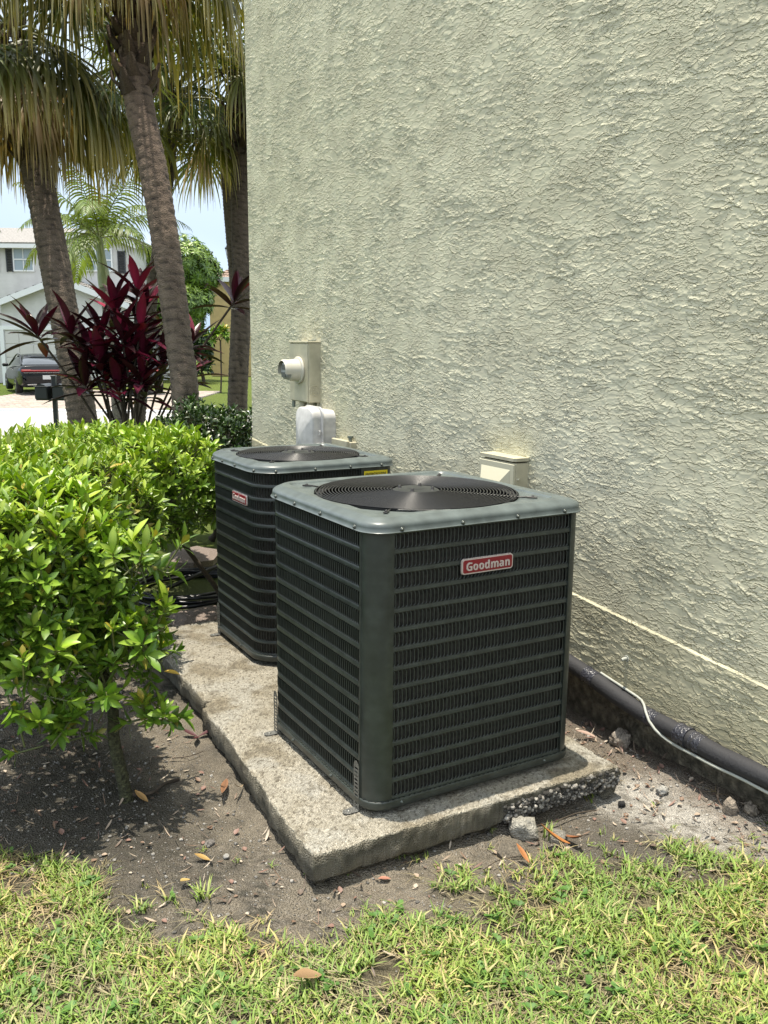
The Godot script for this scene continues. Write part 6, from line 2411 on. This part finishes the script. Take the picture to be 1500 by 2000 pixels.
func build_litter() -> void:
	var t: Node3D
	var b: MB
	# stones that can be told apart
	for q in [
		["pale rough concrete chunk leaning at the slab's front edge", Vector3(0.497, 0.022, 0.118), Vector3(0.085, 0.085, 0.095), 1.0, Color(0.50, 0.475, 0.41), 501, Vector3(0.25, 0.6, 0.35)],
		["flat brown slate-like stone below the pale chunk in the soil", Vector3(0.395, 0.012, 0.205), Vector3(0.105, 0.045, 0.10), 1.0, Color(0.20, 0.175, 0.135), 502, Vector3(0.30, 0.3, 0.25)],
		["pale pinkish rock at the footing between slab and wall", Vector3(1.175, 0.03, -0.13), Vector3(0.075, 0.07, 0.08), 1.0, Color(0.46, 0.40, 0.33), 503, Vector3(0.1, 0.9, 0.2)],
		["small squarish tan stone by the footing under the pale cable", Vector3(1.13, 0.02, 0.41), Vector3(0.05, 0.045, 0.05), 1.0, Color(0.40, 0.34, 0.27), 504, Vector3(0.1, 0.4, 0.1)],
		["second small stone half buried by the footing, right of the tan one", Vector3(1.175, 0.015, 0.455), Vector3(0.05, 0.04, 0.045), 1.0, Color(0.34, 0.29, 0.23), 505, Vector3(0.0, 1.4, 0.1)],
		["dark pebble on the pale sand beside the slab's right corner", Vector3(0.905, 0.010, 0.150), Vector3(0.026, 0.020, 0.022), 1.0, Color(0.035, 0.033, 0.032), 506, Vector3(0, 0, 0)],
		["grey stone beside the grass sprout, right of the pale chunk", Vector3(0.575, 0.010, 0.20), Vector3(0.07, 0.035, 0.06), 1.0, Color(0.33, 0.31, 0.27), 507, Vector3(0.1, 0.8, 0)],
		["whitish stone on the sand left of the footing", Vector3(1.045, 0.014, 0.20), Vector3(0.040, 0.03, 0.035), 1.0, Color(0.55, 0.53, 0.48), 508, Vector3(0, 2.0, 0)],
		["white stone chip lying on the dark soil left of the slab", Vector3(-0.40, 0.006, -0.17), Vector3(0.022, 0.014, 0.018), 1.0, Color(0.52, 0.50, 0.46), 509, Vector3(0, 1.0, 0)],
		["pale flat stone on the damp soil under the clipped bush", Vector3(-0.42, 0.004, -0.27), Vector3(0.045, 0.014, 0.028), 1.0, Color(0.24, 0.22, 0.20), 510, Vector3(0, 0.4, 0)]]:
		var m: ArrayMesh
		if q[5] in [502, 504, 507, 510]:
			m = shard(q[2], q[5])
		else:
			m = lump(0.5, q[5], 0.42, 9, 14)
		var mi := put("stone", tinted(m, q[4]), M.stone, null, Transform3D(Basis.from_euler(q[6]).scaled_local(Vector3.ONE if q[5] in [502, 504, 507, 510] else q[2]), q[1] + Vector3(0, gy(q[1].x, q[1].z), 0)))
		tag(mi, q[0], "stone", "loose stones round the slab")
	# fallen leaves that stand out
	for q in [
		["curled bright orange dead leaf on grey soil right of the stones", Vector3(0.575, 0.012, 0.262), 0.10, 0.036, Color(0.42, 0.17, 0.05), 1.4, 1.3],
		["twisted red-brown dead leaf just above the bright orange one", Vector3(0.60, 0.016, 0.205), 0.12, 0.026, Color(0.26, 0.105, 0.045), 0.9, 2.9],
		["small orange leaf sticking up at the grass edge below the slate-like stone", Vector3(0.385, 0.014, 0.292), 0.06, 0.02, Color(0.46, 0.19, 0.07), 0.5, 0.3],
		["dark red star-shaped leaf cluster beside the slab's left edge", Vector3(-0.215, 0.008, -1.0), 0.07, 0.024, Color(0.07, 0.010, 0.014), 0.5, 0.8],
		["long curled brown leaf strip lying along the slab's left edge", Vector3(-0.235, 0.010, -0.62), 0.16, 0.024, Color(0.24, 0.12, 0.06), 0.15, 2.7],
		["yellow-brown leaf on the dark soil left of the slab corner", Vector3(-0.45, 0.006, -0.172), 0.045, 0.022, Color(0.42, 0.27, 0.09), 0.7, 1.1],
		["pale yellow leaf at the grass edge left of the slab corner", Vector3(-0.535, 0.010, -0.105), 0.04, 0.022, Color(0.48, 0.35, 0.13), 0.6, 2.2],
		["small yellow leaf under the clipped bush near its stem", Vector3(-0.52, 0.008, -0.60), 0.06, 0.024, Color(0.45, 0.27, 0.10), 0.6, 0.5],
		["pinkish dry leaf in front of the slab's near corner", Vector3(0.0, 0.006, 0.125), 0.04, 0.018, Color(0.42, 0.20, 0.14), 0.3, 1.5],
		["wide brown dead leaf lying in the grass at the bottom", Vector3(-0.385, 0.028, 0.452), 0.075, 0.04, Color(0.30, 0.19, 0.10), 0.5, 1.6],
		["long pinkish dry leaf between the slab and the pink rock", Vector3(1.12, 0.02, -0.205), 0.08, 0.026, Color(0.40, 0.28, 0.22), 0.2, 0.7],
		["brown leaf against the broken pebble edge of the slab", Vector3(0.545, 0.014, 0.105), 0.04, 0.03, Color(0.35, 0.19, 0.11), 0.5, 2.0],
		["yellow leaf hanging in the low sprays of the clipped bush", Vector3(-0.418, 0.47, -0.52), 0.05, 0.03, Color(0.55, 0.36, 0.05), 0.3, 1.2],
		["thin pale strip of dry grass beside the long brown strip", Vector3(-0.20, 0.012, -0.55), 0.10, 0.008, Color(0.42, 0.32, 0.20), 0.9, 2.5]]:
		var n := 3 if q[0].begins_with("dark red") else 1
		b = MB.new()
		for k in n:
			add_leaf(b, Transform3D(Basis(Vector3.UP, q[6] + k * 1.9) * Basis(Vector3.RIGHT, -PI / 2 + (0.5 if q[0].begins_with("small orange") else 0.12)), Vector3.ZERO), q[2], q[3], 0.5, -q[5], q[4], 9, 0.5, Color(q[4].r * 0.6, q[4].g * 0.6, q[4].b * 0.6))
		var y: float = q[1].y + (gy(q[1].x, q[1].z) if q[1].y < 0.3 else 0.0)
		var mi := put("fallen_leaf", b.done(), M.dry_leaf, null, Transform3D(Basis(), Vector3(q[1].x, y, q[1].z)))
		tag(mi, q[0], "leaf", "fallen leaves round the slab")
	# twigs
	for q in [["thin dry twig along the broken front edge of the slab", [Vector3(0.52, 0.02, 0.12), Vector3(0.62, 0.022, 0.135), Vector3(0.72, 0.02, 0.125), Vector3(0.80, 0.018, 0.14)], 0.0028],
		["crooked root running from the bush stem across the soil", [Vector3(-0.57, 0.02, -0.66), Vector3(-0.50, 0.018, -0.64), Vector3(-0.44, 0.016, -0.68), Vector3(-0.38, 0.004, -0.72)], 0.008],
		["thin pale stem lying at the grass edge left of the stones", [Vector3(0.24, 0.02, 0.26), Vector3(0.30, 0.024, 0.245), Vector3(0.36, 0.02, 0.25)], 0.002],
		["curved brown stem on the soil left of the slab's notch", [Vector3(-0.36, 0.014, -0.86), Vector3(-0.30, 0.016, -0.84), Vector3(-0.24, 0.014, -0.86)], 0.002]]:
		b = MB.new()
		var pp := []
		for p in q[1]: pp.append(p + Vector3(0, gy(p.x, p.z), 0))
		b.tube(smooth_path(pp, 0.012), PackedFloat32Array([q[2], q[2] * 0.9, q[2], q[2] * 0.8]), 6)
		tag(put("twig", b.done(), M.twig, null), q[0], "twig", "twigs on the soil")
	# coiled irrigation hose behind the slab
	t = thing("hose_coil", "coil of thin black irrigation hose on the soil beside the rear condenser", "hose", Vector3(0.42, 0.0, -3.05))
	for k in 7:
		b = MB.new()
		var pts := PackedVector3Array()
		var rr := 0.34 - 0.018 * (k % 4)
		for j in 49:
			var a := TAU * j / 48
			pts.append(Vector3(cos(a) * rr * 1.1 + 0.02 * sin(k * 2.0), 0.018 + 0.013 * (k / 2) + 0.012 * sin(a * 2.0 + k), sin(a) * rr + 0.03 * cos(k * 3.0)))
		b.tube(pts, PackedFloat32Array([0.0095]), 10, false)
		put("loop", b.done(), M.hose, t)
	b = MB.new()
	b.tube(smooth_path([Vector3(-0.30, 0.03, 0.12), Vector3(-0.12, 0.07, 0.06), Vector3(0.05, 0.10, 0.0), Vector3(0.2, 0.11, -0.1)], 0.02), PackedFloat32Array([0.013]), 10)
	put("hose_end", b.done(), M.hose, t)
	# flat stones behind the slab
	for q in [["broad pinkish flagstone at the back of the slab under the hose coil", Vector3(0.28, 0.02, -2.42), Vector3(0.42, 0.07, 0.34), 521], ["weathered flagstone lying beyond the hose coil near the dark shrub", Vector3(0.66, 0.03, -3.75), Vector3(0.5, 0.08, 0.4), 522], ["small broken flagstone on the soil left of the hose coil", Vector3(0.12, 0.02, -3.55), Vector3(0.34, 0.06, 0.3), 523]]:
		var mi := put("flagstone", tinted(shard(q[2], q[3]), Color(0.36, 0.29, 0.25)), M.stone, null, Transform3D(Basis(Vector3.UP, q[3] * 0.7), q[1]))
		tag(mi, q[0], "flagstone", "flagstones behind the slab")
	# gravel grains and shreds of dry leaf that nobody could count
	var lumps := [lump(0.5, 531, 0.35, 4, 6), lump(0.5, 532, 0.4, 4, 6)]
	for v in 2:
		var places := []
		var cols := []
		while places.size() < 4200:
			var x := rng.randf_range(-1.1, 1.2)
			var z := rng.randf_range(-2.0, 0.7)
			if x > -0.25 and x < 0.99 and z < 0.06 and z > -2.13: continue
			if grass_here(x, z) > 0.5 and rng.randf() < 0.8: continue
			var sandy := smoothstep(0.75, 1.0, x)
			var s := rng.randf_range(0.0018, 0.0056) * (1.0 + (1.5 if rng.randf() < 0.10 else 0.0))
			places.append(Transform3D(Basis.from_euler(Vector3(rng.randf() * 6, rng.randf() * 6, 0)).scaled(Vector3(s, s * 0.7, s)), Vector3(x, gy(x, z) + s * 0.15, z)))
			var c := rng.randf_range(0.16, 0.34) if rng.randf() > 0.28 + 0.3 * sandy else rng.randf_range(0.40, 0.62)
			cols.append(Color(c, c * 0.95, c * 0.86))
		tag(multi("gravel", lumps[v], M.stone, places, cols), "pale grit and tiny pebbles strewn over the soil" if v == 0 else "finer grit mixed into the soil round the slab", "gravel", "grit on the soil")
	var fl := []
	for k in 3:
		fl.append(leaf_mesh([0.8, 1.2, 1.5][k], [0.62, 0.30, 0.12][k], 0.5, -0.5 - 0.5 * k, Color(1, 1, 1), 6, [0.4, 0.55, 0.5][k]).done())
	for v in 3:
		var places := []
		var cols := []
		while places.size() < 620:
			var x := rng.randf_range(-1.0, 1.2)
			var z := rng.randf_range(-1.9, 0.9)
			var near_wall := smoothstep(0.88, 1.08, x)
			if x > -0.25 and x < 0.98 and z < 0.07: continue
			if grass_here(x, z) > 0.6 and rng.randf() < 0.4: continue
			if rng.randf() > 0.28 + 0.72 * near_wall: continue
			var s := rng.randf_range(0.007, 0.030)
			places.append(Transform3D((Basis(Vector3.UP, rng.randf() * TAU) * Basis(Vector3.RIGHT, -PI / 2 + rng.randf_range(-0.35, 0.35))).scaled_local(Vector3(s, s, s)), Vector3(x, gy(x, z) + 0.004, z)))
			cols.append([Color(0.17, 0.11, 0.075), Color(0.11, 0.08, 0.06), Color(0.30, 0.23, 0.17), Color(0.19, 0.11, 0.085), Color(0.38, 0.32, 0.25)][rng.randi() % 5])
		tag(multi("leaf_litter", fl[v], M.dry_leaf, places, cols), ["shreds of brown dry leaf along the foot of the wall", "small curled dry leaf scraps scattered on the soil", "tiny dry leaf bits between slab and wall"][v], "leaf litter", "dry leaf scraps on the soil")

func tinted(m: ArrayMesh, c: Color) -> ArrayMesh:
	var a := m.surface_get_arrays(0)
	var cs := PackedColorArray()
	cs.resize(a[Mesh.ARRAY_VERTEX].size())
	cs.fill(c)
	a[Mesh.ARRAY_COLOR] = cs
	var o := ArrayMesh.new()
	o.add_surface_from_arrays(Mesh.PRIMITIVE_TRIANGLES, a)
	return o

# ---------------------------------------------------------------- grass
func blade(b: MB, at: Vector3, az: float, h: float, w: float, lean: float, c: Color) -> void:
	var d := Vector3(cos(az), 0, sin(az))
	var side := Vector3(-d.z, 0, d.x)
	var i0 := b.v.size()
	for k in 4:
		var u := k / 3.0
		var p := at + Vector3.UP * h * (u - 0.35 * lean * u * u) + d * h * lean * u * u
		var ww: float = w * [0.8, 1.0, 0.75, 0.06][k]
		b.col = Color(c.r, c.g, c.b) * (0.75 + 0.35 * u)
		b.col.a = 1.0
		var nn := (d * -0.6 * (1.0 - u * lean) + Vector3.UP * (0.4 + u * lean)).normalized()
		b.vert(p - side * ww, (nn - side * 0.3).normalized()); b.vert(p + side * ww, (nn + side * 0.3).normalized())
	for k in 3:
		var o := i0 + k * 2
		b.tri(o, o + 1, o + 3); b.tri(o, o + 3, o + 2)

func build_grass() -> void:
	var r := RandomNumberGenerator.new()
	r.seed = 601
	var greens := [Color(0.20, 0.275, 0.058), Color(0.165, 0.25, 0.045), Color(0.26, 0.30, 0.085), Color(0.13, 0.205, 0.035)]
	var kinds := []
	for v in 6:
		var b := MB.new()
		for k in 7:
			var c: Color = greens[r.randi() % 4] * r.randf_range(0.85, 1.15)
			if r.randf() < 0.10: c = Color(0.42, 0.36, 0.17)
			blade(b, Vector3(r.randf_range(-0.014, 0.014), -0.004, r.randf_range(-0.014, 0.014)), r.randf() * TAU, r.randf_range(0.018, 0.058), r.randf_range(0.0015, 0.0036), r.randf_range(0.2, 1.15), c)
		kinds.append(b.done())
	# runners and straw that lie flat
	for v in 2:
		var b := MB.new()
		for k in 5:
			blade(b, Vector3(r.randf_range(-0.02, 0.02), 0.003, r.randf_range(-0.02, 0.02)), r.randf() * TAU, r.randf_range(0.02, 0.05), r.randf_range(0.001, 0.002), r.randf_range(1.7, 2.6), Color(0.36, 0.29, 0.175) * r.randf_range(0.6, 1.1))
		kinds.append(b.done())
	# small clover-like weeds
	var wb := MB.new()
	for k in 6:
		var a := k * 1.05
		add_leaf(wb, Transform3D(Basis(Vector3.UP, a) * Basis(Vector3.RIGHT, -1.1), Vector3(cos(a) * 0.006, 0.012 + 0.002 * k, sin(a) * 0.006)), 0.016, 0.014, 0.2, 0.3, Color(0.075, 0.16, 0.028), 4, 0.6)
	kinds.append(wb.done())
	var sets := []
	var tints := []
	for k in kinds.size(): sets.append([]); tints.append([])
	var made := 0
	while made < 15500:
		var x := r.randf_range(-1.75, 1.22)
		var z := r.randf_range(-0.85, 1.25)
		var g := grass_here(x, z)
		var patch := 0.60 + 1.1 * nn2(x + 11.0, z, 3.4) + 0.4 * nn2(x, z + 4.0, 9.0)
		if r.randf() > g * patch + 0.004 * (1.0 if z > -0.3 else 0.0) or x > 1.2: continue
		made += 1
		var q := r.randf()
		var v := r.randi() % 6
		if q > 0.74: v = 6 + r.randi() % 2
		elif q > 0.70: v = 8
		var s := r.randf_range(0.75, 1.25) * (0.7 + 0.3 * g)
		sets[v].append(Transform3D((Basis(Vector3(1, 0, 0), r.randf_range(-0.2, 0.2)) * Basis(Vector3.UP, r.randf() * TAU)).scaled_local(Vector3.ONE * s), Vector3(x, gy(x, z), z)))
		var w := smoothstep(-0.3, 0.4, nn2(x, z + 20.0, 2.0))
		var c := Color(0.86, 0.95, 0.85).lerp(Color(1.12, 1.06, 0.95), w) * r.randf_range(0.85, 1.15)
		c.a = 1.0
		tints[v].append(c)
	# the strip of lawn left of the hedge, coarser
	made = 0
	while made < 2600:
		var x := r.randf_range(-2.6, -0.4)
		var z := r.randf_range(-5.5, -0.9)
		if r.randf() > grass_here(x, z): continue
		made += 1
		var v := r.randi() % 6
		sets[v].append(Transform3D(Basis(Vector3.UP, r.randf() * TAU).scaled_local(Vector3.ONE * r.randf_range(1.0, 1.5)), Vector3(x, ground_y(x, z), z)))
		tints[v].append(Color(0.85, 0.95, 0.8))
	var lab := ["bright green coarse lawn grass across the foreground", "yellowish green lawn grass mixed through the foreground", "short curved lawn blades at the soil's edge", "upright lawn blades in the foreground lawn", "leaning lawn blades in the foreground lawn", "darker lawn blades in the foreground lawn", "straw-coloured dry runners lying in the lawn", "pale dead grass scraps lying in the lawn", "tiny round-leaved weeds in the lawn"]
	for k in kinds.size():
		tag(multi("grass" if k < 6 else ("dry_grass" if k < 8 else "clover"), kinds[k], M.grass, sets[k], tints[k]), lab[k], "grass", "foreground lawn")
	# sprouts on the bare soil that stand alone
	for q in [["tall pale green grass sprout beside the concrete chunk", Vector3(0.552, 0, 0.178), 9, 0.10, 0.35], ["low green tuft sprouting on the soil left of the slab corner", Vector3(-0.53, 0, -0.02), 22, 0.06, 0.9], ["small tuft of green at the slab's near left corner", Vector3(-0.215, 0, 0.02), 7, 0.035, 0.8], ["round-leaved weed seedling in the soil in front of the slab", Vector3(-0.062, 0, 0.278), 0, 0.03, 0.6], ["single grass tuft in the soil under the slate-like stone", Vector3(0.47, 0, 0.285), 6, 0.06, 0.4]]:
		var b := MB.new()
		for k in q[2]:
			blade(b, Vector3(r.randf_range(-0.02, 0.02), -0.003, r.randf_range(-0.02, 0.02)), r.randf() * TAU, q[3] * r.randf_range(0.5, 1.1), 0.0026, q[4] * r.randf_range(0.5, 1.3), greens[k % 4] * 1.1)
		if q[2] == 0:
			for k in 7:
				var a := k * 0.9
				add_leaf(b, Transform3D(Basis(Vector3.UP, a) * Basis(Vector3.RIGHT, -1.2), Vector3(cos(a) * 0.008, 0.015, sin(a) * 0.008)), 0.02, 0.016, 0.2, 0.3, Color(0.09, 0.19, 0.03), 4, 0.6)
		tag(put("sprout", b.done(), M.grass, null, Transform3D(Basis(), q[1] + Vector3(0, gy(q[1].x, q[1].z), 0))), q[0], "weed", "sprouts on the bare soil")
